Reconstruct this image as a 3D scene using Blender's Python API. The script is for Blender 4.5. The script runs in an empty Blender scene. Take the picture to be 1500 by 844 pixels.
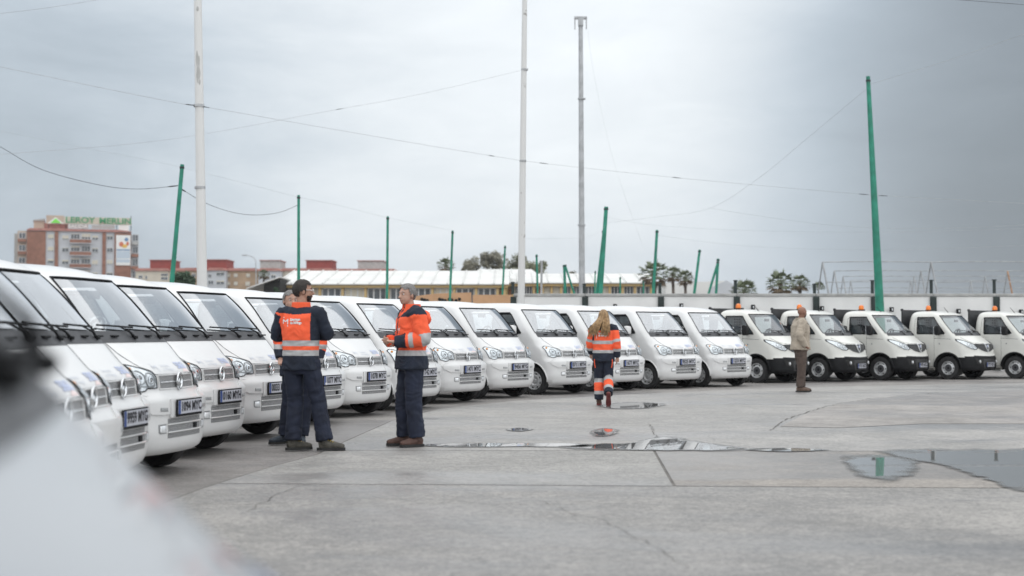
import bpy, bmesh, math, random
import numpy as np
from mathutils import Vector, Matrix, noise
from mathutils.bvhtree import BVHTree
R = math.radians
scene = bpy.context.scene
col = scene.collection
random.seed(7)

# ------------------------------------------------------------------ camera
CAMH, FPX, HOR = 1.25, 2083.33, 488.0
PITCH = math.atan((HOR - 422.0) / FPX)
cam_d = bpy.data.cameras.new('camera')
cam = bpy.data.objects.new('camera', cam_d); col.objects.link(cam)
cam.location = (0, 0, CAMH); cam.rotation_euler = (math.pi / 2 + PITCH, 0, 0)
cam_d.lens = 50; cam_d.sensor_width = 36; cam_d.clip_start = .05; cam_d.clip_end = 6000
cam_d.dof.use_dof = True; cam_d.dof.focus_distance = 19.5; cam_d.dof.aperture_fstop = 1.7
cam_d.dof.aperture_blades = 0
scene.camera = cam

# ------------------------------------------------------------------ sky and sun
SUN_EL, SUN_AZ = R(58), R(155)            # azimuth clockwise from +Y: high, behind and right of the camera
world = bpy.data.worlds.new('World'); scene.world = world; world.use_nodes = True
wt = world.node_tree; wt.nodes.clear()
def wn(t, **k):
    n = wt.nodes.new(t)
    for a, b in k.items(): setattr(n, a, b)
    return n
def wmath(op, a, b=None, c=None, clamp=False):
    n = wn('ShaderNodeMath', operation=op, use_clamp=clamp)
    for i, v in enumerate((a, b, c)):
        if v is None: continue
        if isinstance(v, (int, float)): n.inputs[i].default_value = v
        else: wt.links.new(v, n.inputs[i])
    return n.outputs[0]
sky = wn('ShaderNodeTexSky', sky_type='NISHITA'); sky.sun_disc = False
sky.sun_elevation = SUN_EL; sky.sun_rotation = SUN_AZ; sky.air_density = 1.4; sky.dust_density = 3
tc = wn('ShaderNodeTexCoord')
def wnoise(scale, detail, rough, off, dist=0.0, sz=1.0):
    mp = wn('ShaderNodeMapping'); mp.inputs['Location'].default_value = off; mp.inputs['Scale'].default_value = (1, 1, sz)
    wt.links.new(tc.outputs['Generated'], mp.inputs['Vector'])
    n = wn('ShaderNodeTexNoise'); n.inputs['Scale'].default_value = scale; n.inputs['Detail'].default_value = detail
    n.inputs['Roughness'].default_value = rough; n.inputs['Distortion'].default_value = dist
    wt.links.new(mp.outputs[0], n.inputs['Vector']); return n.outputs['Fac']
def wdot(v):
    n = wn('ShaderNodeVectorMath', operation='DOT_PRODUCT'); n.inputs[1].default_value = v
    wt.links.new(tc.outputs['Generated'], n.inputs[0]); return n.outputs['Value']
def wmap(v, a, b, c, d):
    n = wn('ShaderNodeMapRange', interpolation_type='SMOOTHERSTEP')
    wt.links.new(v, n.inputs[0])
    for i, q in enumerate((a, b, c, d)): n.inputs[i + 1].default_value = q
    return n.outputs[0]
def dirv(az, el): return (math.sin(R(az)) * math.cos(R(el)), math.cos(R(az)) * math.cos(R(el)), math.sin(R(el)))
big = wnoise(1.6, 3, .5, (3.1, .4, 1.2), .3, 1.6)
fine = wnoise(5.0, 8, .58, (1.3, 2.2, .7), .5, 2.6)
wisp = wnoise(9.0, 8, .6, (5.3, 1.2, 2.7), .7, 3.4)
warp = wmath('ADD', wmath('MULTIPLY', wmath('SUBTRACT', fine, .5), .05), wmath('MULTIPLY', wmath('SUBTRACT', big, .5), .06))
# the rain cloud standing to the right of the view, and the thinner bright cloud in the middle
dark = wmap(wmath('ADD', wdot(dirv(31, 9)), warp), .90, 1.0, 0, 1)
bright = wmap(wmath('ADD', wdot(dirv(1, 13)), wmath('MULTIPLY', warp, .6)), .93, 1.0, 0, 1)
lum = wmath('ADD', 4.05, wmath('MULTIPLY', wmath('SUBTRACT', big, .5), 2.0))
lum = wmath('ADD', lum, wmath('MULTIPLY', wmath('SUBTRACT', fine, .5), 1.7))
lum = wmath('ADD', lum, wmath('MULTIPLY', wmath('SUBTRACT', wisp, .5), .9))
lum = wmath('ADD', lum, wmath('MULTIPLY', bright, 1.6))
lum = wmath('MULTIPLY', lum, wmath('SUBTRACT', 1.0, wmath('MULTIPLY', dark, .56)))
sepw = wn('ShaderNodeSeparateXYZ'); wt.links.new(tc.outputs['Generated'], sepw.inputs[0])
lum = wmath('MULTIPLY', lum, wmath('ADD', 1.02, wmath('MULTIPLY', wmath('MAXIMUM', sepw.outputs['Z'], 0), .75)))   # overcast law: brighter overhead
ramp = wn('ShaderNodeMix', data_type='RGBA'); ramp.inputs[6].default_value = (.78, .89, 1.0, 1); ramp.inputs[7].default_value = (.92, .965, 1.0, 1)
wt.links.new(wmap(lum, 3.5, 7.5, 0, 1), ramp.inputs[0])
sc_ = wn('ShaderNodeVectorMath', operation='SCALE'); wt.links.new(ramp.outputs[2], sc_.inputs[0]); wt.links.new(lum, sc_.inputs['Scale'])
mx = wn('ShaderNodeMix', data_type='RGBA'); mx.inputs[0].default_value = .95
wt.links.new(sky.outputs[0], mx.inputs[6]); wt.links.new(sc_.outputs[0], mx.inputs[7])
bg = wn('ShaderNodeBackground'); bg.inputs['Strength'].default_value = .10
wt.links.new(mx.outputs[2], bg.inputs['Color'])
wo = wn('ShaderNodeOutputWorld'); wt.links.new(bg.outputs[0], wo.inputs['Surface'])
sun_d = bpy.data.lights.new('sun', 'SUN'); sun_d.energy = 1.4; sun_d.angle = R(160); sun_d.color = (1, .965, .92)
sun = bpy.data.objects.new('sun', sun_d); col.objects.link(sun)
sd = Vector((math.sin(SUN_AZ) * math.cos(SUN_EL), math.cos(SUN_AZ) * math.cos(SUN_EL), math.sin(SUN_EL)))
sun.rotation_euler = sd.to_track_quat('Z', 'Y').to_euler(); sun.location = sd * 60
vs = scene.view_settings
vs.view_transform = 'Standard'; vs.look = 'None'; vs.gamma = 1; vs.exposure = .60; vs.use_curve_mapping = False
scene.cycles.max_bounces = 8; scene.cycles.transparent_max_bounces = 16
scene.cycles.glossy_bounces = 3; scene.cycles.diffuse_bounces = 3; scene.cycles.transmission_bounces = 4
scene.cycles.caustics_reflective = False; scene.cycles.caustics_refractive = False

# ------------------------------------------------------------------ pixel -> place (photograph pixels, 1500 x 844)
def ray(x, y):
    cx, cy = (x - 750.0) / FPX, (422.0 - y) / FPX
    return Vector((cx, math.cos(PITCH) - cy * math.sin(PITCH), math.sin(PITCH) + cy * math.cos(PITCH)))
def P(x, y, Y):
    d = ray(x, y); return Vector((0, 0, CAMH)) + d * (Y / d.y)
def G(x, y, z=0.0):
    d = ray(x, y); return Vector((0, 0, CAMH)) + d * ((z - CAMH) / d.z)

# ------------------------------------------------------------------ mesh helpers
def link(o, parent=None):
    col.objects.link(o)
    if parent is not None: o.parent = parent
    return o
def tag(o, label=None, cat=None, group=None, kind=None):
    if label: o['label'] = label
    if cat: o['category'] = cat
    if group: o['group'] = group
    if kind: o['kind'] = kind
    return o
def empty(name, loc=(0, 0, 0), rz=0, label=None, cat=None, group=None):
    o = bpy.data.objects.new(name, None); o.empty_display_size = .2
    o.location = loc; o.rotation_euler = (0, 0, rz); link(o)
    return tag(o, label, cat, group)
def copy_tree(o, parent=None):
    c = o.copy(); link(c, parent)
    for ch in list(o.children): copy_tree(ch, c)
    return c

class MB:
    """collects shapes for ONE mesh object"""
    def __init__(s): s.v = []; s.f = []; s.m = []; s.cur = 0
    def add(s, vs_, fs, mi=None):
        b = len(s.v); s.v += [tuple(p) for p in vs_]
        for f in fs: s.f.append(tuple(i + b for i in f)); s.m.append(s.cur if mi is None else mi)
        return s
    def box(s, c, d, M=None, taper=1.0, mi=None):
        hx, hy, hz = d[0] / 2, d[1] / 2, d[2] / 2
        vs_ = [Vector((x * hx * (taper if z > 0 else 1), y * hy * (taper if z > 0 else 1), z * hz)) for z in (-1, 1) for y in (-1, 1) for x in (-1, 1)]
        if M is not None: vs_ = [M @ p for p in vs_]
        vs_ = [p + Vector(c) for p in vs_]
        return s.add(vs_, [(0, 2, 3, 1), (4, 5, 7, 6), (0, 1, 5, 4), (2, 6, 7, 3), (0, 4, 6, 2), (1, 3, 7, 5)], mi)
    def bbox(s, a, b, mi=None):
        return s.box([(a[i] + b[i]) / 2 for i in range(3)], [abs(b[i] - a[i]) for i in range(3)], mi=mi)
    def rbox(s, c, d, r=.02, M=None, mi=None):
        """box with chamfered edges"""
        bm = bmesh.new(); bmesh.ops.create_cube(bm, size=1)
        for v in bm.verts: v.co = Vector((v.co.x * d[0], v.co.y * d[1], v.co.z * d[2]))
        bmesh.ops.bevel(bm, geom=bm.edges[:], offset=r, segments=2, affect='EDGES', profile=.5)
        vs_ = [(M @ v.co if M is not None else v.co) + Vector(c) for v in bm.verts]
        bm.verts.index_update(); fs = [[v.index for v in f.verts] for f in bm.faces]; bm.free()
        return s.add(vs_, fs, mi)
    def tube(s, pts, rad, seg=8, cap=True, mi=None, flat=None):
        pts = [Vector(p) for p in pts]; n = len(pts)
        if not hasattr(rad, '__len__'): rad = [rad] * n
        vs_ = []; up = None
        for i, p in enumerate(pts):
            t = (pts[min(i + 1, n - 1)] - pts[max(i - 1, 0)]).normalized()
            if up is None:
                up = Vector((0, 0, 1)) if abs(t.z) < .9 else Vector((1, 0, 0))
            a = t.cross(up).normalized(); up = a.cross(t).normalized()
            for k in range(seg):
                q = 2 * math.pi * k / seg
                r = rad[i]; ra, rb = (r if isinstance(r, (tuple, list)) else (r, r))
                vs_.append(p + a * (math.cos(q) * ra) + up * (math.sin(q) * rb))
        fs = [(i * seg + k, i * seg + (k + 1) % seg, (i + 1) * seg + (k + 1) % seg, (i + 1) * seg + k) for i in range(n - 1) for k in range(seg)]
        if cap: fs += [tuple(range(seg - 1, -1, -1)), tuple((n - 1) * seg + k for k in range(seg))]
        return s.add(vs_, fs, mi)
    def lathe(s, prof, c=(0, 0, 0), axis='z', seg=24, mi=None):
        """prof: (radius, height along axis)"""
        vs_ = []
        for r, h in prof:
            for k in range(seg):
                q = 2 * math.pi * k / seg; a, b = r * math.cos(q), r * math.sin(q)
                p = {'z': (a, b, h), 'y': (a, h, b), 'x': (h, a, b)}[axis]
                vs_.append(Vector(p) + Vector(c))
        n = len(prof)
        return s.add(vs_, [(i * seg + k, i * seg + (k + 1) % seg, (i + 1) * seg + (k + 1) % seg, (i + 1) * seg + k) for i in range(n - 1) for k in range(seg)], mi)
    def ell(s, c, r, M=None, seg=16, rings=10, mi=None):
        vs_ = []; c = Vector(c)
        for i in range(rings + 1):
            th = math.pi * i / rings
            for k in range(seg):
                q = 2 * math.pi * k / seg
                p = Vector((r[0] * math.sin(th) * math.cos(q), r[1] * math.sin(th) * math.sin(q), r[2] * math.cos(th)))
                vs_.append(c + (M @ p if M is not None else p))
        return s.add(vs_, [(i * seg + k, (i + 1) * seg + k, (i + 1) * seg + (k + 1) % seg, i * seg + (k + 1) % seg) for i in range(rings) for k in range(seg)], mi)
    def prism(s, poly, fn, thick, mi=None):
        """poly 2D; fn(u,v,d) -> 3D point, d depth"""
        n = len(poly)
        vs_ = [fn(u, v, 0) for u, v in poly] + [fn(u, v, thick) for u, v in poly]
        return s.add(vs_, [tuple(range(n)), tuple(range(2 * n - 1, n - 1, -1))] + [(i, i + n, (i + 1) % n + n, (i + 1) % n) for i in range(n)], mi)
    def mesh(s, name, mats, smooth=None):
        me = bpy.data.meshes.new(name); me.from_pydata(s.v, [], s.f)
        for m in (mats if isinstance(mats, (list, tuple)) else [mats]): me.materials.append(m)
        if any(s.m): me.polygons.foreach_set('material_index', s.m)
        me.validate()
        if smooth is not None:
            bm = bmesh.new(); bm.from_mesh(me); bmesh.ops.remove_doubles(bm, verts=bm.verts, dist=1e-5)
            bmesh.ops.recalc_face_normals(bm, faces=bm.faces); bm.to_mesh(me); bm.free()
            me.polygons.foreach_set('use_smooth', [True] * len(me.polygons))
            me.set_sharp_from_angle(angle=R(smooth))
        me.update(); return me
    def build(s, name, mats, parent=None, smooth=None, loc=None):
        o = bpy.data.objects.new(name, s.mesh(name, mats, smooth)); link(o, parent)
        if loc is not None: o.location = loc
        return o

tmp_scene = bpy.data.scenes.new('workbench')          # modifiers and text are evaluated here, then the scene is dropped
def evaluated(o):
    tmp_scene.collection.objects.link(o); vl = tmp_scene.view_layers[0]; vl.update()
    return bpy.data.meshes.new_from_object(o.evaluated_get(vl.depsgraph), depsgraph=vl.depsgraph)
_tx = {}
def text_mesh(txt, size=1.0, xs=1.0, align='CENTER', bold=0.0):
    """flat mesh of a line of text, lying in XY; returns (verts, faces)"""
    key = (txt, align, round(bold / size, 3))
    if key not in _tx:
        cu = bpy.data.curves.new('text', 'FONT'); cu.body = txt; cu.size = 1; cu.align_x = align; cu.align_y = 'CENTER'
        cu.resolution_u = 3; cu.offset = bold / size
        o = bpy.data.objects.new('text', cu); me = evaluated(o)
        _tx[key] = ([(v.co.x, v.co.y) for v in me.vertices], [tuple(p.vertices) for p in me.polygons])
        bpy.data.objects.remove(o); bpy.data.curves.remove(cu); bpy.data.meshes.remove(me)
    vs_, fs = _tx[key]
    return [(x * size * xs, y * size) for x, y in vs_], fs

# ------------------------------------------------------------------ materials
def mat(name, c, rough=.6, metal=0.0, var=.0, vscale=6.0, bump=0.0, bscale=40.0, coat=0.0, spec=.5, c2=None, detail=6, vlo=.35, vhi=.65, alpha=1.0):
    m = bpy.data.materials.new(name); m.use_nodes = True; nt = m.node_tree; b = nt.nodes['Principled BSDF']
    b.inputs['Base Color'].default_value = (*c, 1); b.inputs['Roughness'].default_value = rough; b.inputs['Metallic'].default_value = metal
    b.inputs['Coat Weight'].default_value = coat; b.inputs['Coat Roughness'].default_value = .06; b.inputs['Specular IOR Level'].default_value = spec
    tcn = nt.nodes.new('ShaderNodeTexCoord')
    if var > 0 or c2:
        n = nt.nodes.new('ShaderNodeTexNoise'); n.inputs['Scale'].default_value = vscale; n.inputs['Detail'].default_value = detail
        nt.links.new(tcn.outputs['Object'], n.inputs['Vector'])
        r = nt.nodes.new('ShaderNodeValToRGB'); r.color_ramp.elements[0].position = vlo; r.color_ramp.elements[1].position = vhi
        lo = c2 if c2 else tuple(max(0, q * (1 - var)) for q in c); hi = c if c2 else tuple(min(1, q * (1 + var)) for q in c)
        r.color_ramp.elements[0].color = (*lo, 1); r.color_ramp.elements[1].color = (*hi, 1)
        nt.links.new(n.outputs['Fac'], r.inputs[0]); nt.links.new(r.outputs[0], b.inputs['Base Color'])
    if bump > 0:
        n = nt.nodes.new('ShaderNodeTexNoise'); n.inputs['Scale'].default_value = bscale; n.inputs['Detail'].default_value = 5
        nt.links.new(tcn.outputs['Object'], n.inputs['Vector'])
        bp = nt.nodes.new('ShaderNodeBump'); bp.inputs['Strength'].default_value = bump; bp.inputs['Distance'].default_value = .02
        nt.links.new(n.outputs['Fac'], bp.inputs['Height']); nt.links.new(bp.outputs[0], b.inputs['Normal'])
    return m
def glass(name, tint, base=.06, rough=.01, gl=(.95, .97, 1)):
    m = bpy.data.materials.new(name); m.use_nodes = True; nt = m.node_tree; nt.nodes.clear()
    t = nt.nodes.new('ShaderNodeBsdfTransparent'); t.inputs[0].default_value = (*tint, 1)
    g = nt.nodes.new('ShaderNodeBsdfGlossy'); g.inputs['Roughness'].default_value = rough; g.inputs['Color'].default_value = (*gl, 1)
    ge = nt.nodes.new('ShaderNodeNewGeometry'); dp = nt.nodes.new('ShaderNodeVectorMath'); dp.operation = 'DOT_PRODUCT'
    nt.links.new(ge.outputs['Incoming'], dp.inputs[0]); nt.links.new(ge.outputs['Normal'], dp.inputs[1])
    def mt(op, x0, x1=None):
        n = nt.nodes.new('ShaderNodeMath'); n.operation = op
        for i, v in enumerate((x0, x1)):
            if v is None: continue
            if isinstance(v, (int, float)): n.inputs[i].default_value = v
            else: nt.links.new(v, n.inputs[i])
        return n.outputs[0]
    f = mt('MULTIPLY', mt('POWER', mt('SUBTRACT', 1.0, mt('ABSOLUTE', dp.outputs['Value'])), 5.0), .9)    # Schlick reflectance of both faces of the pane
    a = nt.nodes.new('ShaderNodeMath'); a.operation = 'ADD'; a.inputs[1].default_value = base; nt.links.new(f, a.inputs[0])
    x = nt.nodes.new('ShaderNodeMixShader'); nt.links.new(a.outputs[0], x.inputs[0]); nt.links.new(t.outputs[0], x.inputs[1]); nt.links.new(g.outputs[0], x.inputs[2])
    o = nt.nodes.new('ShaderNodeOutputMaterial'); nt.links.new(x.outputs[0], o.inputs[0]); return m
M = {}
M['paint'] = mat('van_white_paint', (.72, .722, .722), .34, coat=.35, var=.045, vscale=1.7)
M['cream'] = mat('truck_cream_paint', (.69, .688, .65), .36, coat=.3, var=.03, vscale=2.5)
M['black_plastic'] = mat('black_plastic', (.012, .0125, .014), .62, spec=.2, var=.2, bump=.1, bscale=200)
M['grey_plastic'] = mat('dark_grey_plastic', (.06, .062, .068), .55, var=.15, bump=.1, bscale=150)
M['rubber'] = mat('tyre_rubber', (.022, .022, .023), .72, var=.3, vscale=12, bump=.3, bscale=90)
M['steel'] = mat('wheel_steel', (.60, .61, .62), .36, .35, var=.12, vscale=20)
M['chrome'] = mat('chrome', (.75, .77, .79), .12, 1.0)
M['lamp_bowl'] = mat('lamp_reflector', (.80, .82, .84), .25, .35, var=.2, vscale=30)
M['lamp_dark'] = mat('lamp_grey', (.30, .305, .31), .3, .4)  # plain grey for lamp rings, bulbs, slots and emblem backs
M['amber'] = mat('amber_bulb', (.75, .28, .04), .3)
M['glass'] = glass('windscreen_glass', (.82, .87, .88), .46, .03)
M['truck_glass'] = glass('truck_windscreen_glass', (.80, .85, .86), .17, .03)
M['side_glass'] = glass('side_window_glass', (.62, .68, .69), .06)
M['lens'] = glass('lamp_lens', (.93, .95, .96), .04)
M['inner'] = mat('cabin_grey', (.62, .63, .64), .8, var=.1)
M['seat'] = mat('seat_fabric', (.15, .155, .165), .9, var=.2, vscale=30)
M['headrest'] = mat('seat_cover_light', (.55, .56, .57), .8, var=.1)
M['dark'] = mat('underbody_dark', (.02, .02, .02), .85, var=.3)
M['plate_w'] = mat('plate_white', (.50, .51, .56), .4, var=.04, vscale=30)
M['plate_b'] = mat('plate_blue', (.03, .07, .24), .4, var=.1)
M['plate_k'] = mat('plate_letters', (.015, .015, .02), .5)
M['num_blue'] = mat('fleet_number_blue', (.50, .56, .75), .5, var=.15, vscale=60)
M['logo_grey'] = mat('fleet_logo_grey_blue', (.62, .65, .71), .5, var=.1, vscale=60)
M['logo_red'] = mat('fleet_pale_red', (.80, .66, .65), .5, var=.1, vscale=60)
M['side_red'] = mat('side_repeater_red', (.32, .03, .03), .3)
def trim_inside(m, c):
    """painted outside, trim colour on the inner face of the panel"""
    nt = m.node_tree; b = nt.nodes['Principled BSDF']; g = nt.nodes.new('ShaderNodeNewGeometry'); d = nt.nodes.new('ShaderNodeBsdfDiffuse'); d.inputs[0].default_value = (*c, 1)
    x = nt.nodes.new('ShaderNodeMixShader'); nt.links.new(g.outputs['Backfacing'], x.inputs[0]); nt.links.new(b.outputs[0], x.inputs[1]); nt.links.new(d.outputs[0], x.inputs[2]); nt.links.new(x.outputs[0], nt.nodes['Material Output'].inputs[0])
M['shell'] = mat('van_body_panel', (.72, .722, .722), .34, coat=.35, var=.045, vscale=1.7); trim_inside(M['shell'], (.30, .305, .31))
M['shell_c'] = mat('truck_body_panel', (.69, .688, .65), .36, coat=.3, var=.03, vscale=2.5); trim_inside(M['shell_c'], (.22, .222, .225))
def mesh_grille(name, hi, lo, sc=70.0):
    m = bpy.data.materials.new(name); m.use_nodes = True; nt = m.node_tree; b = nt.nodes['Principled BSDF']
    tcn = nt.nodes.new('ShaderNodeTexCoord'); mp = nt.nodes.new('ShaderNodeMapping'); mp.inputs['Rotation'].default_value = (R(45), 0, 0)
    nt.links.new(tcn.outputs['Object'], mp.inputs[0]); sx = nt.nodes.new('ShaderNodeSeparateXYZ'); nt.links.new(mp.outputs[0], sx.inputs[0])
    outs = []
    for ax in ('Y', 'Z'):
        a = nt.nodes.new('ShaderNodeMath'); a.operation = 'MULTIPLY'; a.inputs[1].default_value = sc; nt.links.new(sx.outputs[ax], a.inputs[0])
        p = nt.nodes.new('ShaderNodeMath'); p.operation = 'PINGPONG'; p.inputs[1].default_value = .5; nt.links.new(a.outputs[0], p.inputs[0])
        g = nt.nodes.new('ShaderNodeMath'); g.operation = 'GREATER_THAN'; g.inputs[1].default_value = .13; nt.links.new(p.outputs[0], g.inputs[0]); outs.append(g.outputs[0])
    k = nt.nodes.new('ShaderNodeMath'); k.operation = 'MULTIPLY'; nt.links.new(outs[0], k.inputs[0]); nt.links.new(outs[1], k.inputs[1])
    x = nt.nodes.new('ShaderNodeMix'); x.data_type = 'RGBA'; x.inputs[6].default_value = (*hi, 1); x.inputs[7].default_value = (*lo, 1)
    nt.links.new(k.outputs[0], x.inputs[0]); nt.links.new(x.outputs[2], b.inputs['Base Color']); b.inputs['Roughness'].default_value = .45; return m
M['mesh'] = mesh_grille('grille_wire_mesh', (.46, .465, .47), (.05, .05, .053))
M['mesh_black'] = mesh_grille('black_grille_mesh', (.05, .05, .052), (.008, .008, .009))
# ================================================================== GROUND
def ground_mat(name, c_lo, c_hi, r_lo, r_hi, speck=.5, crack=.0, seed=0.0, stain=.5, wet=(.42, .62)):
    m = bpy.data.materials.new(name); m.use_nodes = True; nt = m.node_tree; b = nt.nodes['Principled BSDF']
    def nd(t, **k):
        n = nt.nodes.new(t)
        for a, q in k.items(): setattr(n, a, q)
        return n
    tcn = nd('ShaderNodeTexCoord'); mp = nd('ShaderNodeMapping'); mp.inputs['Location'].default_value = (seed, seed * 1.7, 0)
    nt.links.new(tcn.outputs['Object'], mp.inputs[0])
    def nz(sc, det, ro=.55, dist=0, st=(1, 1, 1)):
        m2 = nd('ShaderNodeMapping'); m2.inputs['Scale'].default_value = st; nt.links.new(mp.outputs[0], m2.inputs[0])
        n = nd('ShaderNodeTexNoise'); n.inputs['Scale'].default_value = sc; n.inputs['Detail'].default_value = det
        n.inputs['Roughness'].default_value = ro; n.inputs['Distortion'].default_value = dist
        nt.links.new(m2.outputs[0], n.inputs[0]); return n.outputs['Fac']
    def mth(op, a, c=None, clamp=False):
        n = nd('ShaderNodeMath', operation=op, use_clamp=clamp)
        for i, q in enumerate((a, c)):
            if q is None: continue
            if isinstance(q, (int, float)): n.inputs[i].default_value = q
            else: nt.links.new(q, n.inputs[i])
        return n.outputs[0]
    def rng(v, a, c, d, e):
        n = nd('ShaderNodeMapRange', interpolation_type='SMOOTHSTEP'); nt.links.new(v, n.inputs[0])
        for i, q in enumerate((a, c, d, e)): n.inputs[i + 1].default_value = q
        return n.outputs[0]
    patch = nz(.33, 7, .6, .6); mid = nz(2.3, 8, .62, .3, (1, .8, 1)); fine = nz(40, 4, .75); grit = nz(120, 2, .6)
    v = mth('ADD', mth('MULTIPLY', rng(patch, .3, .7, 0, 1), .45), mth('MULTIPLY', rng(mid, .3, .7, 0, 1), .35))
    v = mth('ADD', v, mth('MULTIPLY', rng(fine, .40, .60, -.5, .5), speck * .50))
    v = mth('ADD', v, mth('MULTIPLY', mth('SUBTRACT', grit, .5), speck * 1.5))
    v = mth('ADD', v, mth('MULTIPLY', rng(nz(17, 6, .8), .41, .59, -.5, .5), speck * .40))
    v = mth('ADD', v, mth('MULTIPLY', mth('SUBTRACT', nz(5.5, 7, .7, .5, (.6, 1.2, 1)), .5), 1.1))
    st_ = rng(nz(.9, 9, .7, 1.2, (.5, 1.4, 1)), .56, .74, 0, stain)           # oil and tyre stains
    v = mth('SUBTRACT', v, st_, True)
    vd = nd('ShaderNodeTexVoronoi'); vd.inputs['Scale'].default_value = 7.0; nt.links.new(mp.outputs[0], vd.inputs['Vector'])
    pit = mth('MULTIPLY', rng(vd.outputs['Distance'], .06, .16, 1, 0), rng(nz(3.0, 3), .52, .62, 0, .55))
    v = mth('SUBTRACT', v, pit, True)                                       # grit and small pits
    if crack:
        vo = nd('ShaderNodeTexVoronoi', feature='DISTANCE_TO_EDGE'); vo.inputs['Scale'].default_value = .28
        wv = nd('ShaderNodeVectorMath', operation='ADD'); nn = nd('ShaderNodeTexNoise'); nn.inputs['Scale'].default_value = 1.1; nn.inputs['Detail'].default_value = 8
        nt.links.new(mp.outputs[0], nn.inputs[0]); nt.links.new(mp.outputs[0], wv.inputs[0]); nt.links.new(nn.outputs['Color'], wv.inputs[1]); nt.links.new(wv.outputs[0], vo.inputs['Vector'])
        cr = rng(vo.outputs['Distance'], .0, .006, crack, 0)
        cr = mth('MULTIPLY', cr, rng(nz(.5, 4), .45, .6, 0, 1))
        v = mth('SUBTRACT', v, cr, True)
    mxc = nd('ShaderNodeMix', data_type='RGBA'); mxc.inputs[6].default_value = (*c_lo, 1); mxc.inputs[7].default_value = (*c_hi, 1)
    nt.links.new(v, mxc.inputs[0])
    w = rng(nz(.28, 6, .6, .5, (.7, 1.2, 1)), wet[0], wet[1], 0, 1)            # 1 = damp film
    ro = mth('ADD', mth('MULTIPLY', mth('SUBTRACT', 1.0, w), r_hi - r_lo), r_lo)
    ro = mth('ADD', ro, mth('MULTIPLY', mth('SUBTRACT', mid, .5), .25))
    nt.links.new(ro, b.inputs['Roughness'])
    dk = nd('ShaderNodeMix', data_type='RGBA', blend_type='MULTIPLY'); dk.inputs[7].default_value = (.74, .74, .76, 1)
    nt.links.new(w, dk.inputs[0]); nt.links.new(mxc.outputs[2], dk.inputs[6]); nt.links.new(dk.outputs[2], b.inputs['Base Color'])
    h = mth('ADD', mth('MULTIPLY', fine, .6), mth('MULTIPLY', grit, .5))
    bp = nd('ShaderNodeBump'); bp.inputs['Strength'].default_value = .35; bp.inputs['Distance'].default_value = .006
    nt.links.new(h, bp.inputs['Height']); nt.links.new(bp.outputs[0], b.inputs['Normal'])
    return m
M['asphalt'] = ground_mat('old_asphalt', (.17, .160, .152), (.345, .325, .310), .42, .85, .8, 0, 3.0, .4)
M['conc_a'] = ground_mat('worn_concrete_near', (0.189, 0.184, 0.177), (0.390, 0.370, 0.348), .34, .74, 1.15, .5, 0.0, .45)
M['conc_b'] = ground_mat('worn_concrete_middle', (0.215, 0.209, 0.199), (0.425, 0.410, 0.388), .32, .72, 1.1, .5, 9.0, .4)
M['conc_c'] = ground_mat('worn_concrete_beige', (0.215, 0.196, 0.178), (0.390, 0.356, 0.320), .34, .72, 1.1, .4, 14.0, .4)
M['conc_d'] = ground_mat('worn_concrete_far', (0.232, 0.226, 0.216), (0.434, 0.417, 0.399), .30, .70, 1.1, .5, 21.0, .4)
M['patch'] = ground_mat('brown_patched_asphalt', (.21, .197, .185), (.43, .405, .385), .4, .8, .6, .3, 31.0, .35)
M['joint'] = mat('joint_dirt', (.13, .12, .11), .8, var=.4, vscale=8)
def sheet(name, pts, z, m, parent=None, kind=None):
    b = MB(); b.add([(p[0], p[1], z) for p in pts], [tuple(range(len(pts)))]); o = b.build(name, m, parent)
    if o.data.polygons[0].normal.z < 0: o.data.flip_normals()
    if kind: tag(o, kind=kind)
    return o
sheet('ground', [(-900, -60), (900, -60), (900, 1500), (-900, 1500)], 0, M['asphalt'], None, 'structure')
# edge between the asphalt under the vans and the concrete yard
edge_px = [(225, 742), (289, 718), (336, 703), (397, 684), (461, 667), (520, 640), (570, 618), (640, 600), (760, 587), (950, 577), (1100, 570), (1300, 565), (1560, 561)]
edge = [G(*p) for p in edge_px]
sheet('concrete_yard', [(-9, -9), (edge[0].x - 1.5, 7.5)] + [(p.x, p.y) for p in edge] + [(40, edge[-1].y + 1), (40, -9)], .004, M['joint'], None, 'structure')
yard = bpy.data.objects['concrete_yard']
g_ = .014
def joint1(x): return 11.75 - .055 * (x + 1.5)        # near cross joint
def joint2(x): return 15.1 - .02 * x                  # far cross joint
def eY(x):                                            # yard edge as y(x)
    xs_ = [p.x for p in edge]; ys_ = [p.y for p in edge]
    return float(np.interp(x, xs_, ys_))
def slab(pts, m): return sheet('concrete_slab', pts, .008, m, yard)
def eX(y): return float(np.interp(y, [p.y for p in edge], [p.x for p in edge])) + .03
a1, a2 = eX(joint1(-2.5)), eX(joint2(-1.9))
def between(y0, y1): return [(p.x + .03, p.y) for p in edge if y0 < p.y < y1]
slab([(-8.9, -8.9), (edge[0].x - 1.47, 7.4)] + between(0, joint1(a1) - .05) + [(a1, joint1(a1) - g_), (39, joint1(39) - g_), (39, -8.9)], M['conc_a'])
slab([(a1, joint1(a1) + g_)] + between(joint1(a1) + .05, joint2(a2) - .05) + [(a2, joint2(a2) - g_), (1.5 - g_, joint2(1.5) - g_), (1.32 - g_, joint1(1.32) + g_)], M['conc_b'])
slab([(1.32 + g_, joint1(1.32) + g_), (1.5 + g_, joint2(1.5) - g_), (39, joint2(39) - g_), (39, joint1(39) + g_)], M['conc_c'])
slab([(a2, joint2(a2) + g_)] + between(joint2(a2) + .05, 99) + [(39, edge[-1].y), (39, joint2(39) + g_)], M['conc_d'])
pp = [(1143, 626), (1187, 604), (1225, 594), (1280, 585), (1375, 577), (1500, 572)]
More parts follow.
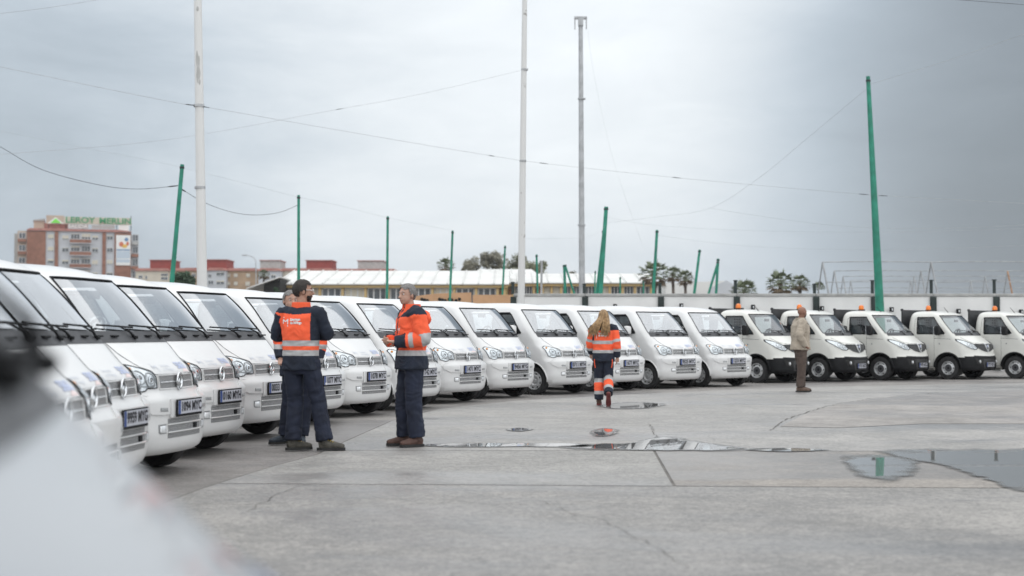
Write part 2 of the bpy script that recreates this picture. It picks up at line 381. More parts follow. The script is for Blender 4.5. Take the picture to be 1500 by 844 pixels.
sheet('asphalt_patch', [G(*p) for p in pp] + [G(1560, 572), G(1560, 622), G(1350, 622), G(1230, 628)], .012, M['patch'], yard)
# cracks: narrow open gaps filled with dirt
def crack(pxs, w, seed):
    rn = random.Random(seed); pts = [G(*p) for p in pxs]; L = []
    for a, b_ in zip(pts[:-1], pts[1:]):
        n = max(2, int((b_ - a).length / .12))
        for i in range(n):
            t = i / n; q = a.lerp(b_, t); L.append(Vector((q.x + rn.uniform(-.025, .025), q.y + rn.uniform(-.04, .04), 0)))
    L.append(pts[-1]); m = MB(); vs_ = []
    for i, q in enumerate(L):
        d = (L[min(i + 1, len(L) - 1)] - L[max(i - 1, 0)]); d.z = 0; d.normalize(); n_ = Vector((-d.y, d.x, 0)) * w * .55 * rn.uniform(.25, 1)
        vs_ += [(q.x + n_.x, q.y + n_.y, .0145), (q.x - n_.x, q.y - n_.y, .0145)]
    m.add(vs_, [(2 * i, 2 * i + 1, 2 * i + 3, 2 * i + 2) for i in range(len(L) - 1)])
    m.build('crack', M['joint'], yard)
crack([(951, 622), (958, 634), (963, 648), (966, 660)], .012, 1)
crack([(1128, 632), (1150, 616), (1187, 603), (1225, 593), (1280, 584), (1375, 576)], .02, 2)
crack([(365, 752), (400, 728), (432, 716)], .007, 3)
crack([(795, 735), (830, 752), (880, 764), (950, 800), (1010, 835)], .006, 4)
crack([(1330, 776), (1430, 785), (1500, 788)], .006, 5)
crack([(640, 632), (720, 629), (800, 631)], .012, 6)
crack([(500, 726), (620, 737), (770, 741)], .004, 7)
# puddles: thin water sheets whose film thins out towards the rim
def water_mat():
    m = bpy.data.materials.new('puddle_water'); m.use_nodes = True; nt = m.node_tree; b = nt.nodes['Principled BSDF']
    b.inputs['Base Color'].default_value = (.17, .17, .168, 1); b.inputs['Roughness'].default_value = .015; b.inputs['IOR'].default_value = 1.33
    at = nt.nodes.new('ShaderNodeAttribute'); at.attribute_name = 'film'; tcn = nt.nodes.new('ShaderNodeTexCoord')
    n = nt.nodes.new('ShaderNodeTexNoise'); n.inputs['Scale'].default_value = 3.5; n.inputs['Detail'].default_value = 8; nt.links.new(tcn.outputs['Object'], n.inputs[0])
    a = nt.nodes.new('ShaderNodeMath'); a.operation = 'ADD'; nt.links.new(at.outputs['Fac'], a.inputs[0]); nt.links.new(n.outputs['Fac'], a.inputs[1])
    r = nt.nodes.new('ShaderNodeMapRange'); r.interpolation_type = 'SMOOTHSTEP'; nt.links.new(a.outputs[0], r.inputs[0]); r.inputs[1].default_value = .45; r.inputs[2].default_value = .95
    r2 = nt.nodes.new('ShaderNodeMapRange'); r2.interpolation_type = 'SMOOTHSTEP'; nt.links.new(a.outputs[0], r2.inputs[0])
    for i_, q_ in enumerate((.72, 1.0, .42, .015)): r2.inputs[i_ + 1].default_value = q_
    nt.links.new(r2.outputs[0], b.inputs['Roughness'])
    nt.links.new(r.outputs[0], b.inputs['Alpha'])
    return m
M['water'] = water_mat()
def puddle(pxs, seed, z=.016, depth=1.0):
    rn = random.Random(seed); c = [G(*p) for p in pxs]; n = len(c); L = []
    for i in range(n):                                                   # closed Catmull-Rom outline
        p0, p1, p2, p3 = c[i - 1], c[i], c[(i + 1) % n], c[(i + 2) % n]
        for k in range(10):
            t = k / 10; q = .5 * ((2 * p1) + (p2 - p0) * t + (2 * p0 - 5 * p1 + 4 * p2 - p3) * t * t + (3 * p1 - p0 - 3 * p2 + p3) * t ** 3)
            L.append(q)
    ce = sum(L, Vector()) / len(L); N = len(L); vs_ = []; film = []
    L = [ce.lerp(q, 1.16) for q in L]; rings = (1.0, .90, .78, .5, .2)
    for s_, f_ in zip(rings, (0, .22, .5, .9, 1)):
        for q in L: p = ce.lerp(q, s_); vs_.append((p.x, p.y, z)); film.append(f_ * depth)
    vs_.append((ce.x, ce.y, z)); film.append(depth)
    fs = [(i * N + k, i * N + (k + 1) % N, (i + 1) * N + (k + 1) % N, (i + 1) * N + k) for i in range(4) for k in range(N)] + [(4 * N + k, 4 * N + (k + 1) % N, 5 * N) for k in range(N)]
    m = MB(); m.add(vs_, fs); o = m.build('puddle', M['water'])
    o.data.attributes.new('film', 'FLOAT', 'POINT').data.foreach_set('value', film)
    if o.data.polygons[0].normal.z < 0: o.data.flip_normals()
    return tag(o, kind='structure')
puddle([(835, 656), (880, 652), (925, 651), (955, 644), (985, 643), (1020, 650), (1072, 657), (1062, 661), (1000, 661.5), (920, 660.5), (860, 659.5)], 1)
puddle([(600, 653.5), (680, 651.5), (760, 651), (850, 652), (850, 656.5), (760, 656), (680, 656.5)], 2)
puddle([(1300, 664), (1380, 661), (1470, 662), (1580, 660), (1600, 735), (1500, 722), (1440, 702), (1380, 683), (1330, 674)], 3, .0172, .85)
puddle([(1238, 672), (1285, 669), (1335, 674), (1340, 692), (1300, 706), (1258, 697)], 4, .016, .62)
puddle([(880, 596), (915, 591), (950, 591.5), (972, 594), (950, 598.5), (910, 600)], 5)
puddle([(866, 635), (878, 630), (897, 629), (906, 634), (893, 639.5), (874, 640)], 6, .016, .7)
puddle([(742, 631), (760, 628.5), (780, 630.5), (762, 633.5)], 7)
puddle([(1090, 660), (1150, 658.5), (1210, 661), (1150, 663.5)], 8)

# ================================================================== WALL, POSTS
M['wall_white'] = mat('white_render', (.80, .80, .79), .85, var=.07, vscale=.9, bump=.15, bscale=25)
M['coping'] = mat('grey_coping', (.42, .42, .41), .85, var=.15, vscale=3)
M['pillar'] = mat('black_green_steel', (.018, .030, .028), .5, var=.3, vscale=8)
WZ = 47.5
wtop = P(1000, 430, WZ).z
wall = empty('boundary_wall', (0, WZ, 0), label='long white rendered boundary wall with black posts behind the trucks', cat='wall')
pil_px = [752, 857, 968, 1079, 1195, 1280, 1366.5, 1459, 1556, 1655]
pil_x = [P(p, 440, WZ).x for p in pil_px]
for i in range(len(pil_x) - 1):
    MB().bbox((pil_x[i] + .005, 0, -.1), (pil_x[i + 1] - .005, .22, wtop - .10)).build('wall_panel', M['wall_white'], wall)
    MB().rbox(((pil_x[i] + pil_x[i + 1]) / 2, .11, wtop - .048), (pil_x[i + 1] - pil_x[i] - .012, .30, .09), .012).build('coping', M['coping'], wall)
for i, x in enumerate(pil_x):
    m = MB(); m.bbox((x - .10, -.09, -.1), (x + .10, -.003, wtop - .11)); m.bbox((x - .085, -.10, .3), (x - .065, -.091, wtop - .2)); m.bbox((x + .065, -.10, .3), (x + .085, -.091, wtop - .2))
    m.build('pillar', M['pillar'], wall)
    hh = (.36, .30, .33, .42, .30, .42, .43, .44, .4, .4)[i]
    m = MB(); m.tube([(x - .02, .1, wtop - .02), (x - .02, .1, wtop + hh)], .055, 8); m.box((x - .02, .1, wtop + hh + .015), (.13, .13, .03))
    m.build('fence_stub', M['pillar'], wall)
for k, (px, py) in enumerate([(901, 449), (998, 448), (1103, 450), (1204, 452), (1306, 453.5), (1404, 456), (1496, 457)]):
    c = P(px, py, WZ - .18); o = empty('wall_floodlight', c, label='small black floodlight on white wall, %s from the left' % ('first', 'second', 'third', 'fourth', 'fifth', 'sixth', 'seventh')[k], cat='floodlight', group='floodlights along the white wall')
    MB().rbox((0, 0, 0), (.13, .09, .16), .012).build('housing', M['black_plastic'], o)
    MB().rbox((.012, -.047, 0), (.04, .012, .07), .003).build('lens', M['lamp_bowl'], o)
    MB().tube([(0, .05, 0), (0, .19, .02)], .03).build('bracket', M['black_plastic'], o)

# terracotta canopy with pierced letters left of the wall
M['terra'] = mat('terracotta_panel', (.55, .33, .19), .8, var=.08, vscale=2)
tz = 62.0
o = empty('terracotta_wall', (P(680, 440, tz).x, tz, 0), label='low terracotta panel wall with pierced pattern beyond the vans', cat='wall'); ox = o.location.x
def tp(x, y): q = P(x, y, tz); return (q.x - ox, q.z)
m = MB(); poly = [tp(590, 436), tp(640, 430), tp(690, 428.5), tp(692, 470), tp(590, 470)]
m.prism(poly, lambda u, v, d: (u, d, v), .25); m.build('sloped_panel', M['terra'], o)
m = MB(); m.bbox((tp(692.5, 432)[0], -.05, 0), (tp(750, 432)[0], .25, tp(700, 432)[1])); m.build('square_panel', M['terra'], o)
for k, px in enumerate((618, 622, 626, 644, 648, 652, 658, 662, 668, 673)):
    q = tp(px, 438.5 + (k % 3)); m = MB(); m.lathe([(.0, 0), (.075, 0), (.075, .03), (0, .03)], (q[0], -.032, q[1]), 'y', 8); m.build('pierced_hole', M['dark'], o)

# ================================================================== MASTS, POLES, CABLES
M['mast_white'] = mat('peeling_white_mast', (.70, .70, .69), .55, c2=(.33, .32, .30), vscale=3.0, vlo=.29, vhi=.34, detail=8)
M['mast_grey'] = mat('galvanised_grey', (.42, .43, .44), .5, .3, var=.15, vscale=4)
M['green'] = mat('green_pole_paint', (.02, .23, .155), .5, var=.22, vscale=3, bump=.1, bscale=15)
M['cable'] = mat('dark_cable', (.07, .075, .08), .7, var=.2)
M['cable_grey'] = mat('grey_steel_cable', (.40, .41, .42), .6, var=.2)
def pole(name, top, bot, Z, r0, r1, m, label, cat='pole', group=None, extra=None, seg=12):
    """top / bottom pixels; the pole is carried on down to the ground"""
    a, b = P(*bot, Z), P(*top, Z); d = (b - a) / (b.z - a.z); base = a - d * a.z
    o = empty(name, base, label=label, cat=cat, group=group); t = b - base
    n = 14; pts = [t * (i / n) for i in range(n + 1)]
    mm = MB(); mm.tube(pts, [r0 + (r1 - r0) * i / n for i in range(n + 1)], seg); mm.build('shaft', m, o, 50)
    mm = MB(); mm.box((0, 0, .03), (r0 * 3.2, r0 * 3.2, .06)); mm.build('base_plate', M['mast_grey'], o)
    return o, base, t
o, b_, t_ = pole('flag_mast', (288, -120), (296, 415), 34, .135, .085, M['mast_white'], 'tall peeling white mast rising behind the left vans', 'mast')
for py in (155, 275):
    q = P(291.5 if py < 200 else 293, py, 34) - b_; mm = MB(); mm.lathe([(.09, -.03), (.132, -.03), (.132, .03), (.09, .03)], q, 'z', 14); mm.build('clamp_ring', M['mast_grey'], o)
rn = random.Random(3)
for k in range(10):
    py = rn.choice((rn.uniform(12, 45), rn.uniform(85, 130))); q = P(290.3 + rn.uniform(-1, 3), py, 34) - b_
    mm = MB(); mm.ell(q + Vector((0, -.088, 0)), (.03, .02, rn.uniform(.06, .22)), seg=8, rings=5); mm.build('paint_flake', M['coping'], o)
o, b_, t_ = pole('flag_mast', (770, -120), (763.5, 440), 46, .125, .07, M['mast_white'], 'tall slim white mast in the middle of the view', 'mast')
for py in (102, 236):
    q = P(768.5 if py < 200 else 766, py, 46) - b_; mm = MB(); mm.lathe([(.07, -.03), (.112, -.03), (.112, .03), (.07, .03)], q, 'z', 14); mm.build('clamp_ring', M['mast_grey'], o)
o, b_, t_ = pole('floodlight_mast', (850.5, 28), (852.5, 430), 62, .145, .09, M['mast_grey'], 'grey steel floodlight mast with forked head', 'mast')
q = t_; mm = MB(); mm.box(q + Vector((0, 0, .05)), (.56, .18, .1)); mm.build('crossbar', M['mast_grey'], o)
for sx in (-1, 1):
    mm = MB(); mm.box(q + Vector((sx * .25, 0, -.2)), (.05, .08, .5)); mm.build('fork_arm', M['mast_grey'], o)
mm = MB(); mm.box(q + Vector((0, -.02, -.15)), (.22, .2, .32)); mm.build('junction_box', M['mast_grey'], o)
# thin joint bands up the mast
for py in (145, 330): mm = MB(); qq = P(852, py, 62) - b_; mm.lathe([(.1, -.03), (.17, -.03), (.17, .03), (.1, .03)], qq, 'z', 12); mm.build('joint_band', M['mast_grey'], o)

GP = [  # top px, bottom px, Z, radius bottom, radius top, label
    ((267, 241), (253, 400), 40, .075, .055, 'leaning green pole just left of the peeling white mast'),
    ((437.5, 286), (437.5, 410), 46, .058, .045, 'upright green pole above the man in the orange vest'),
    ((568, 317), (567, 425), 52, .052, .045, 'slim green pole rising left of the grey-haired man'),
    ((663, 338), (659.5, 428), 58, .055, .045, 'slim green pole beside the single far palm'),
    ((740, 360), (736, 430), 66, .055, .045, 'thin leaning green pole left of the middle white mast'),
    ((786, 373), (787.5, 430), 60, .05, .045, 'thin green pole right of the middle white mast'),
    ((888, 303), (879, 440), 54, .10, .075, 'stout leaning green pole right of the floodlight mast'),
    ((962.5, 337), (957, 430), 62, .085, .06, 'leaning green pole in front of the palm cluster'),
    ((1025, 366), (1017, 430), 68, .085, .06, 'leaning green pole right of the palm cluster'),
    ((1052, 379), (1049, 430), 66, .07, .06, 'short upright green pole of the leaning pair'),
    ((826.5, 388), (828, 430), 70, .08, .07, 'short green pole left of the floodlight mast'),
    ((872, 397), (871, 430), 72, .04, .035, 'very thin green pole beside the stout leaning one'),
    ((908.5, 406), (908.5, 430), 72, .045, .04, 'very short green stub pole before the hall'),
    ((942.5, 412), (942.5, 430), 74, .045, .04, 'tiny green stub pole left of the palm cluster'),
    ((1271.5, 112), (1289, 457), 44.5, .155, .062, 'big tapering green pole rising behind the right-hand trucks'),
]
gp_o = []
for tp_, bt, Z, r0, r1, lab in GP:
    o, b_, t_ = pole('green_pole', tp_, bt, Z, r0, r1, M['green'], lab, 'pole', 'green net poles round the yard', seg=10)
    mm = MB(); mm.lathe([(r1 * .9, -.03), (r1 * 1.25, -.03), (r1 * 1.25, .03), (r1 * .9, .03)], t_ * .985, 'z', 10); mm.build('cable_collar', M['pillar'], o); gp_o.append((o, b_, t_))
def brace(a, b, Z, r, lab):
    p0, p1 = P(*a, Z), P(*b, Z); d = (p0 - p1) / (p0.z - p1.z); base = p1 - d * p1.z
    o = empty('green_brace_pole', base, label=lab, cat='pole', group='green net poles round the yard')
    MB().tube([(0, 0, 0), (p0 - base) * .5, p0 - base], r, 8).build('shaft', M['green'], o, 50); MB().lathe([(0, -.02), (r * 1.3, -.02), (r * 1.3, .04), (0, .04)], p0 - base, 'z', 8).build('cap', M['pillar'], o)
brace((1051.5, 385), (1038, 430), 66, .055, 'slanted green brace pole of the leaning pair')
brace((828, 389), (841, 430), 70, .05, 'slanted green brace left of the floodlight mast')
brace((885, 340), (873.5, 440), 54.2, .07, 'slanted green brace crossing the stout leaning pole')
pole('grey_post', (793.5, 382), (793, 430), 64, .05, .05, M['mast_grey'], 'dark grey post right of the thin green pole', 'post')
def cable(pts, r, label, m='cable_grey', knots=(), sag=True):
    """pts: (px, py, Z) joined by a smooth curve"""
    W = [P(*p) for p in pts]; L = []
    n = len(W)
    for i in range(n - 1):
        p0, p1, p2, p3 = W[max(i - 1, 0)], W[i], W[i + 1], W[min(i + 2, n - 1)]
        for k in range(10):
            t = k / 10; L.append(.5 * ((2 * p1) + (p2 - p0) * t + (2 * p0 - 5 * p1 + 4 * p2 - p3) * t * t + (3 * p1 - p0 - 3 * p2 + p3) * t ** 3))
    L.append(W[-1]); base = L[0].copy()
    o = empty('cable', base, label=label, cat='cable', group='cables strung between the poles')
    r *= .42
    MB().tube([p - base for p in L], r, 5).build('strand', M[m], o, 60)
    for kx in knots:
        i = int(kx * (len(L) - 1)); d = (L[min(i + 1, len(L) - 1)] - L[i - 1]).normalized()
        MB().tube([L[i] - base - d * .15, L[i] - base - d * .05, L[i] - base + d * .06, L[i] - base + d * .15], [r * 1.2, r * 3, r * 2.4, r * 1.2], 6).build('clamp', M['cable'], o)
cable([(-60, 86, 33), (0, 98, 33.3), (150, 129, 33.7), (255, 150, 33.9), (291, 155, 33.9)], .011, 'long grey cable from the left edge to the peeling mast', knots=(.88,))
cable([(291, 155, 33.9), (330, 162, 34.5), (480, 188, 38), (620, 212, 42), (767, 236, 45.9)], .011, 'grey cable between the two white masts', knots=(.12, .9))
cable([(767, 236, 45.9), (900, 251, 46), (1060, 267, 46), (1279, 286, 44.5)], .011, 'grey cable from the middle mast to the big green pole', knots=(.12, .55, .97))
cable([(1279, 286, 44.5), (1390, 292, 43), (1500, 298, 41), (1560, 300, 40)], .011, 'grey cable leaving the big green pole to the right', knots=(.08,))
cable([(-40, 228, 36), (30, 224, 36.5), (250, 204, 39), (480, 163, 42.5), (620, 137, 44.5), (768, 102, 45.9)], .009, 'rising grey cable reaching the middle white mast', knots=(.63,))
cable([(-50, 184, 50), (0, 192, 49), (130, 218, 48), (260, 244, 47), (437, 289, 46)], .007, 'faint thin cable descending from the upper left')
cable([(437, 289, 46), (500, 302, 49), (568, 319, 52), (663, 338, 58)], .007, 'faint thin cable over the slim green poles')
cable([(-50, 190, 38), (0, 215, 38.5), (60, 248, 39), (140, 270, 39.5), (200, 277, 39.8), (262, 272, 40)], .018, 'thick sagging dark cable left of the leaning green pole', 'cable', knots=(.97,))
cable([(264, 276, 40), (300, 297, 41.5), (340, 311, 43), (375, 315, 44.2), (410, 311, 45.3), (437, 300, 46)], .018, 'thick sagging dark cable between two green poles', 'cable', knots=(.04,))
cable([(-40, 25, 30), (0, 20, 30), (80, 10, 30), (190, -8, 30)], .009, 'thin cable crossing the top left corner')
cable([(1272.5, 124, 44.5), (1390, 88, 42), (1500, 50, 39), (1560, 30, 38)], .010, 'thin cable rising right from the big green pole top')
cable([(1272, 128, 44.5), (1180, 205, 48), (1110, 262, 51), (1040, 305, 54), (960, 318, 56), (887, 327, 54)], .009, 'slanting thin cable left of the big green pole')
cable([(1040, 305, 54), (1150, 322, 50), (1260, 333, 47), (1400, 334, 44), (1560, 326, 41)], .008, 'drooping thin cable low across the dark sky')
cable([(888, 318, 54), (960, 330, 58), (1100, 338, 58), (1300, 340, 52), (1560, 333, 44)], .007, 'second drooping thin cable above the trucks')
cable([(962, 345, 62), (1100, 361, 60), (1300, 366, 55), (1560, 357, 46)], .007, 'lowest thin cable above the pipe frames')
cable([(767, 350, 46), (860, 347, 52), (888, 330, 54)], .006, 'short thin cable from middle mast to stout green pole')
cable([(1380, -2, 24), (1500, 7, 24), (1560, 12, 24)], .009, 'dark cable crossing the top right corner', 'cable')
cable([(861, 45, 62), (872, 120, 62), (900, 240, 62), (942, 362, 62)], .006, 'hair-thin line hanging right of the floodlight mast')

# bare pipe frames on the right, beyond the wall
M['pipe'] = mat('pale_pipe', (.36, .37, .38), .45, .5, var=.2, vscale=3)
M['pipe_rust'] = mat('rusty_pipe', (.42, .25, .15), .7, .2, var=.3, vscale=5)
def frame_row(px0, step, n, Z, ytop, yb, lab, rust=()):
    c0 = P(px0, ytop, Z); o = empty('pipe_frame', (c0.x, Z, 0), label=lab, cat='pipe frame', group='bare pipe frames behind the wall'); s_ = step * Z / FPX
    zt = c0.z; zb = 0
    for k in range(n):
        x = k * s_
        mt = M['pipe_rust'] if k in rust else M['pipe']
        MB().tube([(x, 0, zt), (x + .55, -.9, zb)], .04, 6).build('leg', mt, o, 50)
        MB().tube([(x, 0, zt), (x - .45, .9, zb)], .028, 6).build('leg', M['pipe'], o, 50)
    for f in (1.0, .80, .60, .42):
        L = []
        for k in range(n * 3): L.append((k * s_ / 3 + .55 * (1 - f), -.9 * (1 - f), zt * f + (.02 if k % 3 else 0)))
        MB().tube(L, .020 if f == 1 else .016, 5).build('rail', M['pipe'], o, 60)
frame_row(1205, 159, 4, 58, 384, 425, 'front row of bare pipe A-frames at the right', (2,))
frame_row(1222, 127, 5, 72, 397, 425, 'second row of bare pipe A-frames at the right', (2,))
frame_row(1235, 104, 6, 88, 405, 425, 'third row of bare pipe A-frames at the right')
frame_row(1246, 88, 6, 104, 411, 425, 'farthest row of bare pipe A-frames at the right')

# ================================================================== BUILDINGS
M['brick'] = mat('red_brick_far', (.27, .13, .09), .85, var=.16, vscale=1.2)
M['render_w'] = mat('pale_grey_render', (.52, .54, .57), .85, var=.05, vscale=.6)
M['render_b'] = mat('beige_render', (.50, .40, .32), .85, var=.08, vscale=.5)
M['cream_wall'] = mat('cream_render', (.60, .55, .46), .85, var=.06, vscale=.5)
M['tan_wall'] = mat('tan_brick', (.42, .30, .20), .85, var=.1, vscale=.7)
M['red_roof'] = mat('red_roof_sheet', (.27, .055, .045), .75, var=.12, vscale=1)
M['roof_pink'] = mat('faded_red_tile', (.42, .20, .17), .85, var=.15, vscale=1)
M['pane'] = mat('far_window_pane', (.10, .115, .13), .2, var=.4, vscale=.8)
M['shutter'] = mat('beige_roller_blind', (.62, .58, .48), .7, var=.08)
M['frame_w'] = mat('white_window_frame', (.66, .67, .68), .6)
M['sign_green'] = mat('sign_letter_green', (.06, .30, .14), .5, var=.15)
M['lime'] = mat('sign_lime_green', (.20, .75, .08), .5, var=.1)
M['sign_white'] = mat('sign_white', (.78, .78, .76), .5, var=.05)
def window(parent, cx, cz, w, h, y, blind=0.0, bars=2, m='pane'):
    f = MB()
    t = min(w, h) * .07
    f.bbox((cx - w / 2, y - .12, cz - h / 2), (cx - w / 2 + t, y + .05, cz + h / 2)); f.bbox((cx + w / 2 - t, y - .12, cz - h / 2), (cx + w / 2, y + .05, cz + h / 2))
    f.bbox((cx - w / 2 + t, y - .12, cz + h / 2 - t), (cx + w / 2 - t, y + .05, cz + h / 2)); f.bbox((cx - w / 2 + t, y - .16, cz - h / 2), (cx + w / 2 - t, y + .05, cz - h / 2 + t))
    for k in range(1, bars): xx = cx - w / 2 + w * k / bars; f.bbox((xx - t / 2, y - .10, cz - h / 2 + t), (xx + t / 2, y + .05, cz + h / 2 - t))
    o = f.build('window', M['frame_w'], parent)
    MB().bbox((cx - w / 2 + t * .6, y - .045, cz - h / 2 + t * .6), (cx + w / 2 - t * .6, y + .04, cz + h / 2 - t * .6)).build('pane', M[m], o)
    if blind > 0: MB().bbox((cx - w / 2 + t, y - .085, cz + h / 2 - t - (h - 2 * t) * blind), (cx + w / 2 - t, y - .05, cz + h / 2 - t)).build('blind', M['shutter'], o)
    return o
# --- the brick apartment block with the rooftop sign (coordinates read at 5x from the photograph)
BZ = 345.0; k_ = BZ / FPX
bo = P(115, 405, BZ)
apt = empty('apartment_block', (bo.x, BZ, 0), label='brick and grey apartment block with rooftop advertising sign at far left', cat='building')
apt.rotation_euler = (0, 0, math.atan2(-bo.x, BZ))
def bx(x): return P(x / 5.0, 400, BZ).x - bo.x
def bz(y): return P(115, 290 + y / 5.0, BZ).z
def bpart(name, x0, x1, y0, y1, yf, yb, m):
    z0 = 0 if y1 is None else bz(y1); return MB().bbox((bx(x0), yf, z0), (bx(x1), yb, bz(y0))).build(name, m, apt)
bpart('wall', 212, 946, 246, None, 0, 14, M['render_w'])
bpart('wing', 150, 211.5, 248, None, .6, 13, M['render_b']); bpart('side_wall', 124, 149.6, 262, None, 3, 12.5, M['coping'])
bpart('wing', 946.5, 1000, 262, None, .5, 13, M['render_w'])
for x0, x1 in ((214, 345), (407, 432), (741, 766), (827, 945)): bpart('brick_panel', x0, x1, 250, None, -.35, -.002, M['brick'])
m = MB(); m.prism([(bx(212), bz(246)), (bx(948), bz(246)), (bx(948), bz(240)), (bx(860), bz(229)), (bx(235), bz(229)), (bx(212), bz(240))], lambda u, v, d: (u, d - .6, v), 14); m.build('roof', M['roof_pink'], apt)
bpart('penthouse', 258, 330, 168, 228, 3, 10, M['render_b']); bpart('penthouse', 331, 500, 182, 228, 3.2, 10, M['roof_pink'])
m = MB(); m.prism([(bx(252), bz(168)), (bx(335), bz(168)), (bx(335), bz(150)), (bx(262), bz(160))], lambda u, v, d: (u, d + 2.6, v), 8); m.build('penthouse_roof', M['coping'], apt)
for fl, zc in enumerate((287, 377, 467, 557, 647)):
    h = 26 * k_ / 5 * 1.3
    def win(x0, x1, y, bl=0, bars=2, yy=-.02, hh=34): window(apt, (bx(x0) + bx(x1)) / 2, bz(y), bx(x1) - bx(x0), hh * k_ / 5, yy, bl, bars)
    win(358, 402, zc, .9 if fl < 2 else .4, 1); win(458, 505, zc + 5, (.8, .1, .3, .5, .2)[fl], 2); win(668, 712, zc + 3, (.5, .2, .95, .3, .6)[fl], 2); win(772, 816, zc, (.2, .1, .9, .2, .5)[fl], 2)
    win(518, 582, zc - 5, (.1, .3, .2, 0, 0)[fl], 3, -.02, 44); win(594, 658, zc - 5, (.6, 0, .1, .3, 0)[fl], 3, -.02, 44)
    bpart('balcony', 512, 662, zc + 20, zc + 44, -1.4, -.36, M['brick']); bpart('balcony_slab', 508, 666, zc + 44.5, zc + 49, -1.5, -.36, M['render_w'])
    win(956, 997, zc - 2, 0, 2, .48, 52); bpart('balcony', 950, 998, zc + 28, zc + 50, -.5, .48, M['brick'] if fl != 0 else M['coping'])
    win(158, 205, zc - 4, 0, 2, .58, 44); bpart('balcony', 152, 210, zc + 22, zc + 42, -.6, .58, M['brick'])
ban = MB(); ban.bbox((bx(838), -.6, bz(490)), (bx(941), -.40, bz(268))); bn = ban.build('banner', M['sign_white'], apt)
M['ban_blue'] = mat('banner_blue', (.12, .24, .42), .6, var=.1); M['ban_pale'] = mat('banner_pale_blue', (.50, .58, .66), .6, var=.05); M['ban_red'] = mat('banner_red', (.60, .16, .08), .6, var=.1); M['ban_yel'] = mat('banner_yellow', (.75, .48, .10), .6, var=.1)
for cx, cy, rx, ry, mm_ in ((875, 335, 16, 18, 'ban_red'), (912, 300, 14, 14, 'ban_blue'), (898, 348, 20, 14, 'ban_yel'), (920, 330, 10, 14, 'ban_red')):
    MB().ell((bx(cx), -.62, bz(cy)), (rx * k_ / 5, .04, ry * k_ / 5)).build('print_patch', M[mm_], bn)
for y0, y1, mm_ in ((372, 382, 'ban_blue'), (386, 440, 'ban_pale'), (446, 470, 'ban_pale')):
    MB().bbox((bx(841), -.612, bz(y1)), (bx(937), -.602, bz(y0))).build('print_band', M[mm_], bn)
# rooftop sign, a thing of its own standing on the roof
sg = empty('rooftop_sign', (bo.x, BZ, bz(229)), label='rooftop sign with green triangle and green letters on the brick block', cat='sign'); zs = bz(229); sg.rotation_euler = apt.rotation_euler
def sbox(name, x0, x1, y0, y1, yf, yb, m): return MB().bbox((bx(x0), yf, bz(y1) - zs), (bx(x1), yb, bz(y0) - zs)).build(name, m, sg)
sbox('backing_panel', 470, 948, 135, 188, 1.9, 2.1, M['cream_wall']); sbox('backing_panel', 345, 469, 128, 190, 1.92, 2.1, M['render_b'])
for x in (360, 480, 600, 720, 840, 944): sbox('support', x, x + 5, 120 if x == 944 else 140, 229, 2.15, 2.4, M['pillar'])
m = MB(); m.prism([(bx(352), bz(188) - zs), (bx(470), bz(188) - zs), (bx(411), bz(140) - zs)], lambda u, v, d: (u, 1.75 - d, v), .12); m.build('logo_border', M['sign_white'], sg)
m = MB(); m.prism([(bx(376), bz(184) - zs), (bx(448), bz(184) - zs), (bx(412), bz(150) - zs)], lambda u, v, d: (u, 1.60 - d, v), .12); m.build('logo_triangle', M['lime'], sg)
def sign_text(txt, x0, x1, y0, y1, yy, m, parent, fx, fz):
    vs_, fs = text_mesh(txt, 1.0, 1.0, 'LEFT', .02); xs_ = [v[0] for v in vs_]; ys_ = [v[1] for v in vs_]
    lx, hx, ly, hy = min(xs_), max(xs_), min(ys_), max(ys_)
    mb = MB(); mb.add([(fx(x0) + (fx(x1) - fx(x0)) * (a - lx) / (hx - lx), yy, fz(y1) + (fz(y0) - fz(y1)) * (b - ly) / (hy - ly)) for a, b in vs_], fs)
    return mb.build('lettering', m, parent)
sign_text('LEROY', 482, 690, 135, 180, 1.5, M['sign_green'], sg, bx, lambda y: bz(y) - zs)
sign_text('MERLIN', 720, 944, 138, 182, 1.5, M['sign_green'], sg, bx, lambda y: bz(y) - zs)
sbox('lower_panel', 496, 642, 190, 220, 1.7, 1.85, M['coping']); sbox('lower_panel', 664, 830, 192, 220, 1.7, 1.85, M['coping']); sbox('lower_panel', 858, 930, 190, 232, 1.7, 1.85, M['sign_white'])
sign_text('SALIDA', 500, 638, 192, 218, 1.55, M['sign_white'], sg, bx, lambda y: bz(y) - zs)

